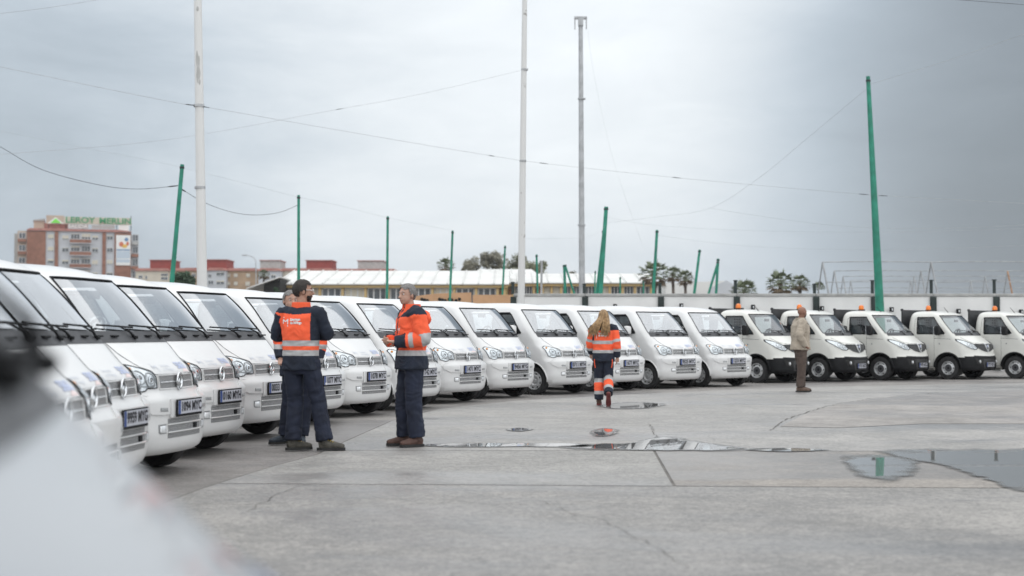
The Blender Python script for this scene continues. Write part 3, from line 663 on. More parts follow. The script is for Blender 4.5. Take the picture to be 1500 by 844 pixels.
# --- the lower terrace blocks between the apartment block and the hall
def terrace(px0, px1, ytop, Z, m_wall, roofm, boxes, lab, wins):
    c = P((px0 + px1) / 2, ytop, Z); o = empty('terrace_block', (c.x, Z, 0), label=lab, cat='building'); kk = Z / FPX
    X = lambda p: P(p, ytop, Z).x - c.x; Zz = lambda y: P((px0 + px1) / 2, y, Z).z
    MB().bbox((X(px0), 0, 0), (X(px1), 12, c.z)).build('wall', m_wall, o)
    m = MB(); m.prism([(X(px0) - .3, c.z), (X(px1) + .3, c.z), (X(px1) - .5, Zz(ytop - 4)), (X(px0) + .5, Zz(ytop - 4))], lambda u, v, d: (u, d - .4, v), 13); m.build('roof', roofm, o)
    for (a, b, y0, y1, mm) in boxes:
        r_ = MB(); r_.bbox((X(a), 1.5, Zz(y1)), (X(b), 9, Zz(y0))); q = r_.build('roof_house', mm, o)
        MB().bbox((X(a) - .2, 1.2, Zz(y0) + .005), (X(b) + .2, 9.3, Zz(y0 - 1.0))).build('lid', M['roof_pink'], q)
    for (a, b, y0, y1, bl) in wins: window(o, (X(a) + X(b)) / 2, (Zz(y0) + Zz(y1)) / 2, X(b) - X(a), Zz(y0) - Zz(y1), -.02, bl, 2)
    return o
TZ = 300
terrace(199, 247, 397, TZ, M['cream_wall'], M['roof_pink'], [(217, 249, 381, 397, M['red_roof'])], 'cream terrace block with red roof house beside the brick block', [(203, 209, 402, 408, .3), (213, 216, 404, 409, 0), (236, 246, 401, 404, 0), (236, 246, 405, 410, .2)])
terrace(248, 303, 397, TZ + 2, M['tan_wall'], M['roof_pink'], [(270, 286, 393, 397, M['roof_pink'])], 'tan terrace block half hidden by the peeling mast', [(270, 276, 400, 406, .5), (281, 287, 400, 406, .2)])
terrace(303.5, 331, 396.5, TZ - 2, M['render_w'], M['roof_pink'], [(300, 330, 380.5, 396, M['red_roof'])], 'pale terrace block with red roof house right of the mast', [(305, 310, 402, 407, 0), (317, 329, 399, 404, .1), (305, 313, 411, 417, 0), (317, 329, 411, 417, .3)])
terrace(331.5, 378, 397, TZ, M['tan_wall'], M['roof_pink'], [], 'tan brick terrace block with pale blinds behind the vans', [(333, 337, 401, 406, .9), (343, 348, 401, 406, .9), (361, 366, 401, 406, .9), (333, 337, 413, 418, .9), (343, 348, 413, 418, .9), (360, 366, 413, 419, .9)])
terrace(378.5, 411, 397, TZ - 3, M['render_w'], M['roof_pink'], [(379, 408, 381.5, 396, M['coping'])], 'pale terrace block with grey-brown roof house behind street lamp', [(397, 404, 402, 408, .2), (399, 405, 412, 417, 0)])
terrace(411.5, 488, 397, TZ, M['cream_wall'], M['roof_pink'], [(447, 485, 381.5, 396, M['red_roof'])], 'long terrace roof with red roof house behind the hall', [])
terrace(488.5, 581, 398, TZ + 3, M['cream_wall'], M['roof_pink'], [(523, 560, 382, 397, M['coping'])], 'terrace roof with grey-brown roof house behind the hall', [])
# street lamp in front of them
b_ = P(375, 425, 150); lo = empty('street_lamp', (b_.x, 150, 0), label='thin grey street lamp with curved arm far behind the vans', cat='street lamp')
zt = P(375, 381, 150).z; xa = P(361, 376, 150).x - b_.x
MB().tube([(0, 0, 0), (0, 0, zt * .8), (-.05, 0, zt), (-.4, 0, zt + .35), (xa, 0, zt + .5)], [.09, .06, .05, .045, .04], 6).build('post', M['mast_grey'], lo, 50)
MB().rbox((xa - .2, 0, zt + .5), (.55, .2, .13), .03).build('lamp_head', M['mast_grey'], lo)

# --- yellow hall with ribbed white roof
M['hall_yellow'] = mat('hall_yellow_render', (.60, .44, .22), .8, var=.06, vscale=1)
M['hall_roof'] = mat('white_ribbed_roof', (.70, .70, .68), .6, var=.06, vscale=.6)
M['hall_brick'] = mat('hall_red_brick', (.36, .17, .11), .85, var=.1)
def hall(px0, px1, yr, ye, Z, lab, cols, ridge_in=(10, 0), brick=()):
    c = P((px0 + px1) / 2, ye, Z); o = empty('hall', (c.x, Z, 0), label=lab, cat='building')
    X = lambda p: P(p, ye, Z).x - c.x; ze = c.z; zr = P((px0 + px1) / 2, yr, Z + 6).z; D = 12
    MB().bbox((X(px0), .3, 0), (X(px1), D, ze - .20)).build('wall', M['cream_wall'], o)
    MB().bbox((X(px0) - .2, -.3, ze - .19), (X(px1) + .2, .29, ze - .02)).build('fascia', M['hall_yellow'], o)
    x0, x1 = X(px0) - .3, X(px1) + .3; xr0, xr1 = x0 + ridge_in[0] * Z / FPX, x1 - ridge_in[1] * Z / FPX
    n = max(4, int((x1 - x0) / 1.0))
    for i in range(n):                                        # roof sheets, each with a standing rib
        a, b = i / n, (i + 1) / n
        e0, e1, r0, r1 = x0 + (x1 - x0) * a, x0 + (x1 - x0) * b - .03, xr0 + (xr1 - xr0) * a, xr0 + (xr1 - xr0) * b - .03
        m = MB(); vs_ = [(e0, -.5, ze), (e1, -.5, ze), (r1, 6, zr), (r0, 6, zr)]; vs_ += [(p[0], p[1], p[2] + .06) for p in vs_]
        m.add(vs_, [(0, 3, 2, 1), (4, 5, 6, 7), (0, 1, 5, 4), (1, 2, 6, 5), (2, 3, 7, 6), (3, 0, 4, 7)])
        m.tube([(e0, -.5, ze + .09), (r0, 6, zr + .09)], .055, 4)
        m.build('roof_sheet', M['hall_roof'], o)
    m = MB(); m.add([(x0, D + .5, ze), (x1, D + .5, ze), (xr1, 6.05, zr + .03), (xr0, 6.05, zr + .03)], [(0, 1, 2, 3)]); m.build('rear_roof', M['hall_roof'], o)
    m = MB(); m.prism([(0, 0), (D, 0), (D, ze - .4), (6, zr - .1), (0, ze - .4)], lambda u, v, d: (X(px0) - .02 + d * 0 - (.15 - d), u + .1, v), .15); m.build('gable', M['hall_yellow'], o)
    for cx in cols: MB().bbox((X(cx) - .085, -.1, 0), (X(cx) + .085, .29, ze - .20)).build('column', M['hall_yellow'], o)
    for a, b in zip(cols[:-1], cols[1:]):
        w = X(b) - X(a) - .2
        if (a, b) in brick: MB().bbox((X(a) + .15, .1, 0), (X(b) - .15, .28, ze - .4)).build('brick_infill', M['hall_brick'], o)
        else: window(o, (X(a) + X(b)) / 2, ze - 1.10, w, 1.85, .24, random.choice((0, 0, .25, .5)), 3)
    return o
hall(412, 740, 398, 417.5, 95, 'long yellow-trimmed hall with ribbed white roof', [418, 435, 468.5, 502, 535.5, 568.5, 601.5, 633.5, 665.5, 697.5, 729, 739], (6, 0), ((418, 435), (729, 739)))
hall(741, 956, 402, 415.5, 100, 'farther white-roofed hall right of the middle mast', [742, 752, 765, 782, 795, 808, 822, 838, 855, 874, 893, 912, 930, 954], (0, 0), ((742, 752), (782, 795)))
hall(699, 783, 395.5, 403, 112, 'raised white hall roof showing above the long hall', [701, 720, 740, 760, 781], (8, 8))
# pale tent hall right of the palms
c = P(1035, 420, 120); to = empty('tent_hall', (c.x, 120, 0), label='pale pitched tent hall behind the leaning pole pair', cat='building')
X = lambda p: P(p, 420, 120).x - c.x; Zz = lambda y: P(1035, y, 120).z
m = MB(); m.prism([(X(975), 0), (X(1085), 0), (X(1085), Zz(424)), (X(1068), Zz(413)), (X(1061), Zz(411.5)), (X(975), Zz(415))], lambda u, v, d: (u, d, v), 18); m.build('canvas', M['hall_roof'], to)
m = MB(); m.prism([(X(1040), 0), (X(1086), 0), (X(1086), Zz(423)), (X(1064), Zz(411)), (X(1040), Zz(422))], lambda u, v, d: (u, -.02 - d, v), .1); m.build('gable', M['render_w'], to)
c = P(396, 425, 92); sh = empty('lean_to_shed', (c.x, 92, 0), label='small shed with sloping pale roof left of the hall', cat='shed')
X = lambda p: P(p, 420, 92).x - c.x; Zz = lambda y: P(396, y, 92).z
MB().prism([(X(386), 0), (X(410), 0), (X(410), Zz(409)), (X(386), Zz(417))], lambda u, v, d: (u, d, v), 5).build('wall', M['dark'], sh)
MB().prism([(X(362), Zz(424)), (X(411), Zz(407)), (X(411), Zz(405.5)), (X(362), Zz(422.5))], lambda u, v, d: (u, d - .4, v), 6).build('roof', M['hall_roof'], sh)

# ================================================================== TREES AND PALMS
M['leaf_a'] = mat('olive_leaves', (.19, .195, .13), .7, var=.4, vscale=.7)
M['leaf_b'] = mat('grey_green_leaves', (.23, .22, .17), .7, var=.35, vscale=.9)
M['leaf_c'] = mat('hedge_leaves', (.05, .09, .05), .7, var=.4, vscale=.7)
M['frond'] = mat('palm_fronds', (.15, .175, .11), .6, var=.35, vscale=2)
M['frond_dry'] = mat('dry_palm_skirt', (.16, .12, .08), .8, var=.3, vscale=2)
M['bark'] = mat('grey_bark', (.12, .10, .085), .9, var=.3, vscale=4, bump=.4, bscale=10)
def tree(px, ytop, Z, w_px, h_px, m, lab, n=1500, seed=1, name='tree', group='trees behind the halls'):
    rn = random.Random(seed); kk = Z / FPX; top = P(px, ytop, Z).z; W = w_px * kk; H = h_px * kk
    o = empty(name, (P(px, 450, Z).x, Z, 0), label=lab, cat='tree' if name == 'tree' else 'bush', group=group if name == 'tree' else None)
    tm = MB(); zc = top - H
    tm.tube([(0, 0, 0), (rn.uniform(-.1, .1), 0, zc * .6), (0, 0, zc + H * .3)], [W * .045 + .05, W * .035 + .04, W * .02 + .02], 8)
    for i in range(7):
        a = rn.uniform(0, 6.28); L = W * rn.uniform(.25, .42); z0 = zc * rn.uniform(.6, 1)
        tm.tube([(0, 0, z0), (math.cos(a) * L * .5, math.sin(a) * L * .5, z0 + H * .25), (math.cos(a) * L, math.sin(a) * L, z0 + H * rn.uniform(.4, .7))], [W * .025 + .02, W * .016 + .015, .012], 5)
    tm.build('trunk', M['bark'], o, 50)
    cl = []
    for i in range(16):
        a = rn.uniform(0, 6.28); r_ = W * .5 * rn.uniform(.1, .72); cl.append((math.cos(a) * r_, math.sin(a) * r_ * .8, zc + H * rn.uniform(.15, .85), W * rn.uniform(.11, .2)))
    vs_, fs = [], []
    for i in range(n):
        c = rn.choice(cl); d = Vector((rn.gauss(0, 1), rn.gauss(0, 1), rn.gauss(0, .8))).normalized() * c[3] * rn.uniform(.5, 1.1)
        p = Vector(c[:3]) + d; s_ = W * rn.uniform(.014, .032) + .03
        u = Vector((rn.gauss(0, 1), rn.gauss(0, 1), rn.gauss(0, 1))).normalized(); q = u.orthogonal().normalized()
        b = len(vs_); vs_ += [p + u * s_ * 1.5, p + q * s_ * .7, p - u * s_ * 1.5, p - q * s_ * .7]; fs.append((b, b + 1, b + 2, b + 3))
    MB().add(vs_, fs).build('crown', m, o)
tree(692, 376, 150, 36, 28, M['leaf_b'], 'small round olive-grey tree left of the tree group', 1300, 1)
tree(722, 370, 155, 48, 34, M['leaf_b'], 'tallest olive-grey tree of the group left of the middle mast', 1900, 2)
tree(754, 373, 158, 42, 32, M['leaf_a'], 'darker olive tree just left of the middle mast', 1700, 3)
tree(784, 383, 150, 46, 24, M['leaf_a'], 'low dark olive tree just right of the middle mast', 1700, 4)
tree(838, 398, 150, 16, 8, M['leaf_b'], 'tiny tree top beside the floodlight mast', 500, 5)
tree(268, 401, 120, 42, 18, M['leaf_c'], 'dark green bush between leaning green pole and peeling mast', 1800, 6, 'bush')
tree(405, 421, 88, 10, 8, M['leaf_c'], 'small green bush by the lean-to shed', 500, 7, 'bush')
def palm(px, ytop, Z, span_px, lab, seed, trunk_vis=True, skirt=True, stiff=.5):
    rn = random.Random(seed); kk = Z / FPX; R_ = span_px * kk / 2; top = P(px, ytop, Z).z; hz = top - R_ * .95
    o = empty('palm_tree', (P(px, 450, Z).x, Z, 0), label=lab, cat='palm', group='fan palms beyond the wall')
    MB().tube([(0, 0, 0), (.05, 0, hz * .5), (0, 0, hz * .9), (0, 0, hz)], [R_ * .16, R_ * .11, R_ * .13, R_ * .07], 9).build('trunk', M['bark'], o, 50)
    fr, dr = MB(), MB()
    for i in range(34 if skirt else 28):
        el = math.asin(max(-.95, min(1, 1 - 1.75 * (i + .5) / 34))) if skirt else math.asin(1 - 1.25 * (i + .5) / 28); a = i * 2.39996 + rn.uniform(-.2, .2)
        dry = el < -.25; mb = dr if dry else fr
        d = Vector((math.cos(a) * math.cos(el), math.sin(a) * math.cos(el), math.sin(el))); L = R_ * rn.uniform(.45, .6)
        base = Vector((0, 0, hz)); mid = base + d * L + Vector((0, 0, -L * .06)); sidev = d.cross(Vector((0, 0, 1)))
        sidev = sidev.normalized() if sidev.length > .1 else Vector((1, 0, 0))
        mb.tube([base, base + d * L * .5 + Vector((0, 0, .02)), mid], [R_ * .02, R_ * .014, R_ * .01], 4)
        n2 = sidev.cross(d).normalized(); FL = R_ * rn.uniform(.40, .52)
        for j in range(11):
            q = (j - 5) / 5 * 1.35; dd = (d * math.cos(q) + sidev * math.sin(q)).normalized(); tip = mid + dd * FL * (1 - .12 * abs(q)) + Vector((0, 0, -FL * rn.uniform(.05, .38))) + n2 * rn.uniform(-.05, .05)
            hw = sidev * math.cos(q) * FL * .085 - d * math.sin(q) * FL * .085; m2 = mid + dd * FL * .55 + Vector((0, 0, -FL * .03))
            b = len(mb.v); mb.add([mid, m2 + hw, tip, m2 - hw], [(0, 1, 2, 3)])
    fr.build('crown', M['frond'], o)
    if dr.v: dr.build('dry_skirt', M['frond_dry'], o)
palm(653, 374, 120, 32, 'lone fan palm above the long hall roof', 11)
palm(386, 392, 140, 22, 'dark fan palm beside the terrace blocks', 12)
palm(958, 376, 85, 54, 'largest fan palm of the cluster behind the leaning green pole', 13)
palm(986, 386, 92, 34, 'middle fan palm of the cluster behind the wall', 14)
palm(1004, 392, 95, 32, 'smallest fan palm at the right of the cluster', 15)
palm(1090, 404, 62, 52, 'low fan palm rising just over the white wall', 16, skirt=False)
palm(1143, 391, 66, 52, 'tall bright fan palm left of the pipe frames', 17)
palm(1172, 398, 68, 36, 'dark fan palm right of the tall bright one', 18)
palm(1199, 410, 66, 24, 'small fan palm touching the pipe frames', 19, skirt=False)

# ================================================================== HAZE: damp air over the whole place
hz = MB(); hz.bbox((-950, -65, -1.0), (950, 1560, 40)); hzo = hz.build('haze', None); hzo.data.materials.clear()
hm_ = bpy.data.materials.new('damp_air'); hm_.use_nodes = True; nt = hm_.node_tree; nt.nodes.clear()
pv = nt.nodes.new('ShaderNodeVolumePrincipled'); pv.inputs['Color'].default_value = (.93, .96, 1, 1); pv.inputs['Density'].default_value = .0002; pv.inputs['Anisotropy'].default_value = .2
om = nt.nodes.new('ShaderNodeOutputMaterial'); nt.links.new(pv.outputs[0], om.inputs['Volume']); hzo.data.materials.append(hm_); tag(hzo, kind='stuff')
# ================================================================== VEHICLES
def pchip(xs, ys):
    xs = np.array(xs, float); ys = np.array(ys, float); h = np.diff(xs); d = np.diff(ys) / h; m = np.zeros(len(xs))
    m[0], m[-1] = d[0], d[-1]
    for i in range(1, len(xs) - 1):
        if d[i - 1] * d[i] > 0:
            w1, w2 = 2 * h[i] + h[i - 1], h[i] + 2 * h[i - 1]; m[i] = (w1 + w2) / (w1 / d[i - 1] + w2 / d[i])
    def f(x):
        x = min(max(x, xs[0]), xs[-1]); i = min(max(int(np.searchsorted(xs, x)) - 1, 0), len(xs) - 2); t = (x - xs[i]) / h[i]
        return ((1 + 2 * t) * (1 - t) ** 2 * ys[i] + t * (1 - t) ** 2 * h[i] * m[i] + t * t * (3 - 2 * t) * ys[i + 1] + t * t * (t - 1) * h[i] * m[i + 1])
    return f
class Shell:
    """a cab body as a stack of plan outlines; nose at x = 0, driving towards +x"""
    def __init__(s, tab, xB, ws_fr):
        z = [r[0] for r in tab]; s.tab = tab
        s.front, s.w, s.b, s.n, s.rear = [pchip(z, [r[i] for r in tab]) for i in range(1, 6)]; s.z0, s.z1 = z[0], z[-1]; s.xB = xB; s.ws = ws_fr; s.glass = 'glass'
    def fx(s, y, z):
        w, n = s.w(z), s.n(z); q = min((abs(y) / w) ** n, .99999)
        return s.front(z) - s.b(z) * (1 - (1 - q) ** (1 / n))
    def sy(s, x, z):
        f, b, w, n = s.front(z), s.b(z), s.w(z), s.n(z)
        if x <= f - b: return w
        q = max(0, 1 - (f - x) / b); return w * max(1e-6, 1 - q ** n) ** (1 / n)
    def SF(s, y, z, off=0):
        e = .004; p = Vector((s.fx(y, z), y, z)); n = Vector((1, -(s.fx(y + e, z) - s.fx(y - e, z)) / (2 * e), -(s.fx(y, z + e) - s.fx(y, z - e)) / (2 * e))).normalized()
        return p + n * off
    def SS(s, x, z, side, off=0):
        e = .004; y = s.sy(x, z); n = Vector((-(s.sy(x + e, z) - s.sy(x - e, z)) / (2 * e), 1, -(s.sy(x, z + e) - s.sy(x, z - e)) / (2 * e))).normalized(); p = Vector((x, y, z)) + n * off
        return Vector((p.x, p.y * side, p.z))
    def patch(s, S, poly, off, name, m, parent, dome=0.0, N=6, rings=5, skirt=True, smooth=35):
        L = []
        k = len(poly)
        for i in range(k):
            a, b = poly[i], poly[(i + 1) % k]
            for j in range(N): t = j / N; L.append((a[0] + (b[0] - a[0]) * t, a[1] + (b[1] - a[1]) * t))
        cu, cv = sum(p[0] for p in L) / len(L), sum(p[1] for p in L) / len(L); n = len(L); vs_ = []
        sc = [1.0] + ([1.0] if skirt else []) + [1 - (i + 1) / (rings + 1) for i in range(rings)]; of = ([-.004] if skirt else []) + [off] + [off + dome * (1 - (1 - (i + 1) / (rings + 1)) ** 2) for i in range(rings)]
        for q, o_ in zip(sc, of):
            for u, v in L: vs_.append(S(cu + (u - cu) * q, cv + (v - cv) * q, o_))
        vs_.append(S(cu, cv, off + dome)); R_ = len(sc)
        fs = [(i * n + k2, i * n + (k2 + 1) % n, (i + 1) * n + (k2 + 1) % n, (i + 1) * n + k2) for i in range(R_ - 1) for k2 in range(n)] + [((R_ - 1) * n + k2, (R_ - 1) * n + (k2 + 1) % n, R_ * n) for k2 in range(n)]
        return MB().add(vs_, fs).build(name, m, parent, smooth)
    def grid_patch(s, S, us, vs2, off, name, m, parent):
        V = [S(u if not callable(u) else u(v), v, off) for v in vs2 for u in us]; nu = len(us)
        return MB().add(V, [(i * nu + j, i * nu + j + 1, (i + 1) * nu + j + 1, (i + 1) * nu + j) for i in range(len(vs2) - 1) for j in range(nu - 1)]).build(name, m, parent, 40)
    def line(s, S, pts, r, name, m, parent, off=.001, seg=5, n=6):
        L = []
        for a, b in zip(pts[:-1], pts[1:]):
            for k in range(n): t = k / n; L.append(S(a[0] + (b[0] - a[0]) * t, a[1] + (b[1] - a[1]) * t, off))
        L.append(S(*pts[-1], off)); return MB().tube(L, r, seg).build(name, m, parent, 60)
    def body(s, rows, wz, win, arches, bands, sidexs, mats, parent, rear_win=None, split=None):
        """rows z list, wz windscreen z range, win side-window z range; arches [(x, z, R)]"""
        fr = [0, .08, .17, .26, .35, .44, .53, .62, .70, .78, .84, min(.87, s.ws - .015), s.ws, (s.ws + .985) / 2, .985, .995, .9988, 1.0]
        nf = len(fr); nA = 22; cols = []
        def pts(z):
            f, b, w, re = s.front(z), s.b(z), s.w(z), s.rear(z); L = []
            for q in fr: L.append((s.fx(q * w, z) if q < 1 else f - b, q * w))
            st = f - b
            for j in range(1, nA + 1):
                L.append((st + (s.xB - st) * j / nA, w)) if st > s.xB else L.append((st + (re - st) * j / nA * .5, w))
            lastx = L[-1][0]; rb = min(.10, (lastx - re) * .5)
            for t in sidexs: L.append((lastx + (re + rb - lastx) * t, w))
            for a in (22.5, 45, 67.5, 90): L.append((re + rb - rb * math.sin(R(a)), w - rb * .7 * (1 - math.cos(R(a))) - .0))
            ww = L[-1][1]
            for q in (.8, .5, .25, 0): L.append((re - .015 * (1 - q * q), ww * q))
            return L
        grid = [pts(z) for z in rows]; nc = len(grid[0]); bm = bmesh.new(); V = {}
        for i, z in enumerate(rows):
            for j, (x, y) in enumerate(grid[i]):
                V[i, j, 1] = bm.verts.new((x, y, z))
                V[i, j, -1] = V[i, j, 1] if j in (0, nc - 1) else bm.verts.new((x, -y, z))
        e = 1e-4
        kA = fr.index(s.ws); rest = []
        for i in range(len(rows) - 1):
            zc = (rows[i] + rows[i + 1]) / 2
            for j in range(nc - 1):
                if wz[0] < zc < wz[1] and j < kA: continue
                if win[0] < zc < win[1] and nf + 1 <= j < nf - 1 + nA - 1: continue
                if rear_win and rear_win[0] < zc < rear_win[1] and j >= nc - 3: continue
                x = (grid[i][j][0] + grid[i][j + 1][0] + grid[i + 1][j][0] + grid[i + 1][j + 1][0]) / 4; y = (grid[i][j][1] + grid[i][j + 1][1]) / 2
                if y > .35 and any((x - a) ** 2 + (zc - b) ** 2 < r * r for a, b, r in arches): continue
                for sg_ in (1, -1):
                    q = [V[i, j, sg_], V[i, j + 1, sg_], V[i + 1, j + 1, sg_], V[i + 1, j, sg_]]
                    if sg_ < 0: q.reverse()
                    try:
                        f_ = bm.faces.new(q); f_.smooth = True
                        f_.material_index = 1 if (bands and bands(x, y, zc)) else 0
                    except ValueError: pass
        # roof cap
        top = [V[len(rows) - 1, j, 1] for j in range(nc)] + [V[len(rows) - 1, j, -1] for j in range(nc - 2, 0, -1)]
        bm.faces.new(top)
        bm.verts.ensure_lookup_table()
        for v in bm.verts:                                   # round the wheel openings off
            if not v.link_faces: continue
            for a, b, r in arches:
                d = math.hypot(v.co.x - a, v.co.z - b)
                if v.is_boundary and abs(v.co.y) > .3 and d < r * 1.14 and d > r * .80 and v.co.z > rows[0] + .005:
                    v.co.x = a + (v.co.x - a) * r / d; v.co.z = b + (v.co.z - b) * r / d
        bmesh.ops.delete(bm, geom=[v for v in bm.verts if not v.link_faces], context='VERTS')
        bmesh.ops.remove_doubles(bm, verts=bm.verts, dist=2e-4); bmesh.ops.recalc_face_normals(bm, faces=bm.faces)
        me = bpy.data.meshes.new('body'); bm.to_mesh(me); bm.free()
        for m in mats: me.materials.append(m)
        me.polygons.foreach_set('use_smooth', [True] * len(me.polygons)); me.set_sharp_from_angle(angle=R(38))
        o = bpy.data.objects.new('body', me); link(o, parent); s.fr, s.kA = fr, kA
        # glass
        zz = [z for z in rows if wz[0] - e <= z <= wz[1] + e]
        us = sorted(set([-q for q in fr[:kA + 1]] + fr[:kA + 1]))
        V2 = [(s.fx(u * s.w(z), z) - .006, u * s.w(z), z) for z in zz for u in us]; nu = len(us)
        MB().add(V2, [(i * nu + j, i * nu + j + 1, (i + 1) * nu + j + 1, (i + 1) * nu + j) for i in range(len(zz) - 1) for j in range(nu - 1)]).build('windscreen', M[s.glass], parent, 60)
        z2 = [z for z in rows if win[0] - e <= z <= win[1] + e]
        for sg_ in (1, -1):
            V3 = []; na, nb = nf + 1, nf - 1 + nA - 1
            for z in z2:
                g = pts(z)
                for j in range(na, nb + 1): V3.append((g[j][0], sg_ * (g[j][1] - .008), z))
            k = nb - na + 1
            wo_ = MB().add(V3, [(i * k + j, i * k + j + 1, (i + 1) * k + j + 1, (i + 1) * k + j) for i in range(len(z2) - 1) for j in range(k - 1)]).build('side_window', M['side_glass'], parent, 60)
            loop = [(pts(z)[na][0], z) for z in z2] + [(pts(z2[-1])[j][0], z2[-1]) for j in range(na + 1, nb + 1)] + [(pts(z)[nb][0], z) for z in reversed(z2[:-1])] + [(pts(z2[0])[j][0], z2[0]) for j in range(nb - 1, na - 1, -1)]
            MB().tube([s.SS(x, z, sg_, .002) for x, z in loop], .011, 5).build('seal', M['black_plastic'], wo_, 60)
        return o
    def seal(s, wz, parent, r=.009):
        q = s.ws; zs_ = [wz[0] + (wz[1] - wz[0]) * i / 14 for i in range(15)]
        L = [s.SF(q * s.w(z), z, .003) for z in zs_] + [s.SF(u * s.w(wz[1]), wz[1], .003) for u in np.linspace(q, -q, 22)[1:]] + [s.SF(-q * s.w(z), z, .003) for z in reversed(zs_[:-1])]
        MB().tube(L, r, 6).build('windscreen_seal', M['black_plastic'], parent, 60)

def wheel(parent, x, y, r, w, side, rim_r, slots, steel='steel', dark_hub=False):
    h = w / 2
    prof = [(rim_r * .98, -h * .86), (rim_r * 1.05, -h), (r * .93, -h * 1.03), (r * .985, -h * .86), (r, -h * .6), (r, h * .6), (r * .985, h * .86), (r * .93, h * 1.03), (rim_r * 1.05, h), (rim_r * .98, h * .86)]
    t = MB().lathe(prof, (0, 0, 0), 'y', 40)
    for k in range(3): t.lathe([(r * .999, -h * .5 + h * .45 * k), (r * 1.004, -h * .42 + h * .45 * k), (r * 1.004, -h * .2 + h * .45 * k), (r * .999, -h * .12 + h * .45 * k)], (0, 0, 0), 'y', 40)
    o = t.build('wheel', M['rubber'], parent, 40, (x, y, r))
    q = side
    rb = MB().lathe([(rim_r * 1.01, q * h * .88), (rim_r * .95, q * h * .96), (rim_r * .91, q * h * .80), (rim_r * .86, q * h * .40), (rim_r * .66, q * h * .62), (rim_r * .5, q * h * .70), (rim_r * .36, q * h * .42), (rim_r * .2, q * h * .45), (0, q * h * .45)], (0, 0, 0), 'y', 32)
    rim = rb.build('rim', M[steel], o, 35)
    for k in range(slots):
        a = 2 * math.pi * k / slots; c = Vector((math.cos(a) * rim_r * .76, q * h * .545, math.sin(a) * rim_r * .76))
        Mr = Matrix.Rotation(-a, 3, 'Y') @ Matrix.Rotation(q * .5, 3, 'Z') if False else Matrix.Rotation(-a, 3, 'Y')
        MB().ell(c, (rim_r * .085, h * .10, rim_r * .12), Mr, 10, 6).build('slot', M['dark'], rim)
    hb = MB().lathe([(rim_r * .24, q * h * .44), (rim_r * .23, q * h * .66), (rim_r * .15, q * h * .74), (0, q * h * .76)], (0, 0, 0), 'y', 16)
    for k in range(5):
        a = 2 * math.pi * k / 5 + .3; hb.lathe([(.014, q * h * .42), (.014, q * h * .60), (0, q * h * .62)], (math.cos(a) * rim_r * .34, 0, math.sin(a) * rim_r * .34), 'y', 6)
    hb.build('hub', M['black_plastic'] if dark_hub else M[steel], rim, 35)
    if dark_hub: MB().lathe([(rim_r * .55, q * h * .66), (rim_r * .5, q * h * .74), (rim_r * .1, q * h * .70), (0, q * h * .70)], (0, 0, 0), 'y', 24).build('hub_disc', M['grey_plastic'], rim, 35)
    return o
def arch_liner(parent, x, r, y0, y1, side):
    n = 20; V = []
    for k in range(n + 1):
        a = math.pi * (-.08 + 1.16 * k / n)
        for y in (y0, y1): V.append((x[0] + math.cos(a) * r, side * y, x[1] + math.sin(a) * r))
    m = MB().add(V, [(2 * k, 2 * k + 1, 2 * k + 3, 2 * k + 2) for k in range(n)])
    m.add([V[2 * k] for k in range(n + 1)], [tuple(range(n + 1))])
    m.build('wheel_arch', M['dark'], parent, 60)

def cabin(parent, xd, zd, xs, hw, zr, wheel_y, xbulk, bulk=True):
    MB().rbox((xd - .2, 0, zd - .12), (.5, hw * 1.9, .26), .05).build('dashboard', M['grey_plastic'], parent, 40)
    for y in (-.34, .34):
        s_ = MB(); s_.rbox((xs + .18, y, zd - .42), (.5, .46, .16), .05); s_.rbox((xs - .10, y, zd - .05), (.16, .44, .66), .06, Matrix.Rotation(-.18, 3, 'Y')); st = s_.build('seat', M['seat'], parent, 40)
        MB().rbox((xs - .20, y, zd + .36), (.09, .26, .18), .035).build('headrest', M['headrest'], st, 40)
    a = Matrix.Rotation(R(-62), 3, 'Y'); c = Vector((xd - .46, wheel_y, zd + .03)); L = [c + a @ Vector((.175 * math.cos(q), .175 * math.sin(q), 0)) for q in np.linspace(0, 2 * math.pi, 25)]
    w = MB().tube(L, .015, 6, False); w.tube([c + a @ Vector((-.17, 0, 0)), c, c + a @ Vector((.17, 0, 0))], .014, 5); w.tube([c, c + a @ Vector((0, 0, -.25))], .025, 6); w.build('steering_wheel', M['black_plastic'], parent, 50)
    MB().rbox((xd - .28, 0, zr - .14), (.03, .22, .07), .012).build('rear_view_mirror', M['black_plastic'], parent)
    if bulk: MB().rbox((xbulk, 0, (zd + .35) / 2 + .25), (.03, hw * 1.9, zd - .1), .01).build('bulkhead', M['inner'], parent)

def plate(parent, txt, x, z, w=.52, h=.115, lean=0.0):
    pl = MB().rbox((x, 0, z), (.014, w + .03, h + .035), .004).build('number_plate', M['black_plastic'], parent)
    MB().bbox((x + .0075, -w / 2, z - h / 2 + .006), (x + .011, w / 2, z + h / 2 + .006)).build('plate_face', M['plate_w'], pl)
    MB().bbox((x + .0112, -w / 2, z - h / 2 + .006), (x + .0125, -w / 2 + .045, z + h / 2 + .006)).build('country_band', M['plate_b'], pl)
    vs_, fs = text_mesh(txt, h * .98, .82, 'CENTER', .004)
    hw_ = max(abs(v[0]) for v in vs_); k = min(1.15, (w / 2 - .035) / hw_)
    MB().add([(x + .0135, a * k + .022, b + z + .006) for a, b in vs_], fs).build('lettering', M['plate_k'], pl)
    return pl

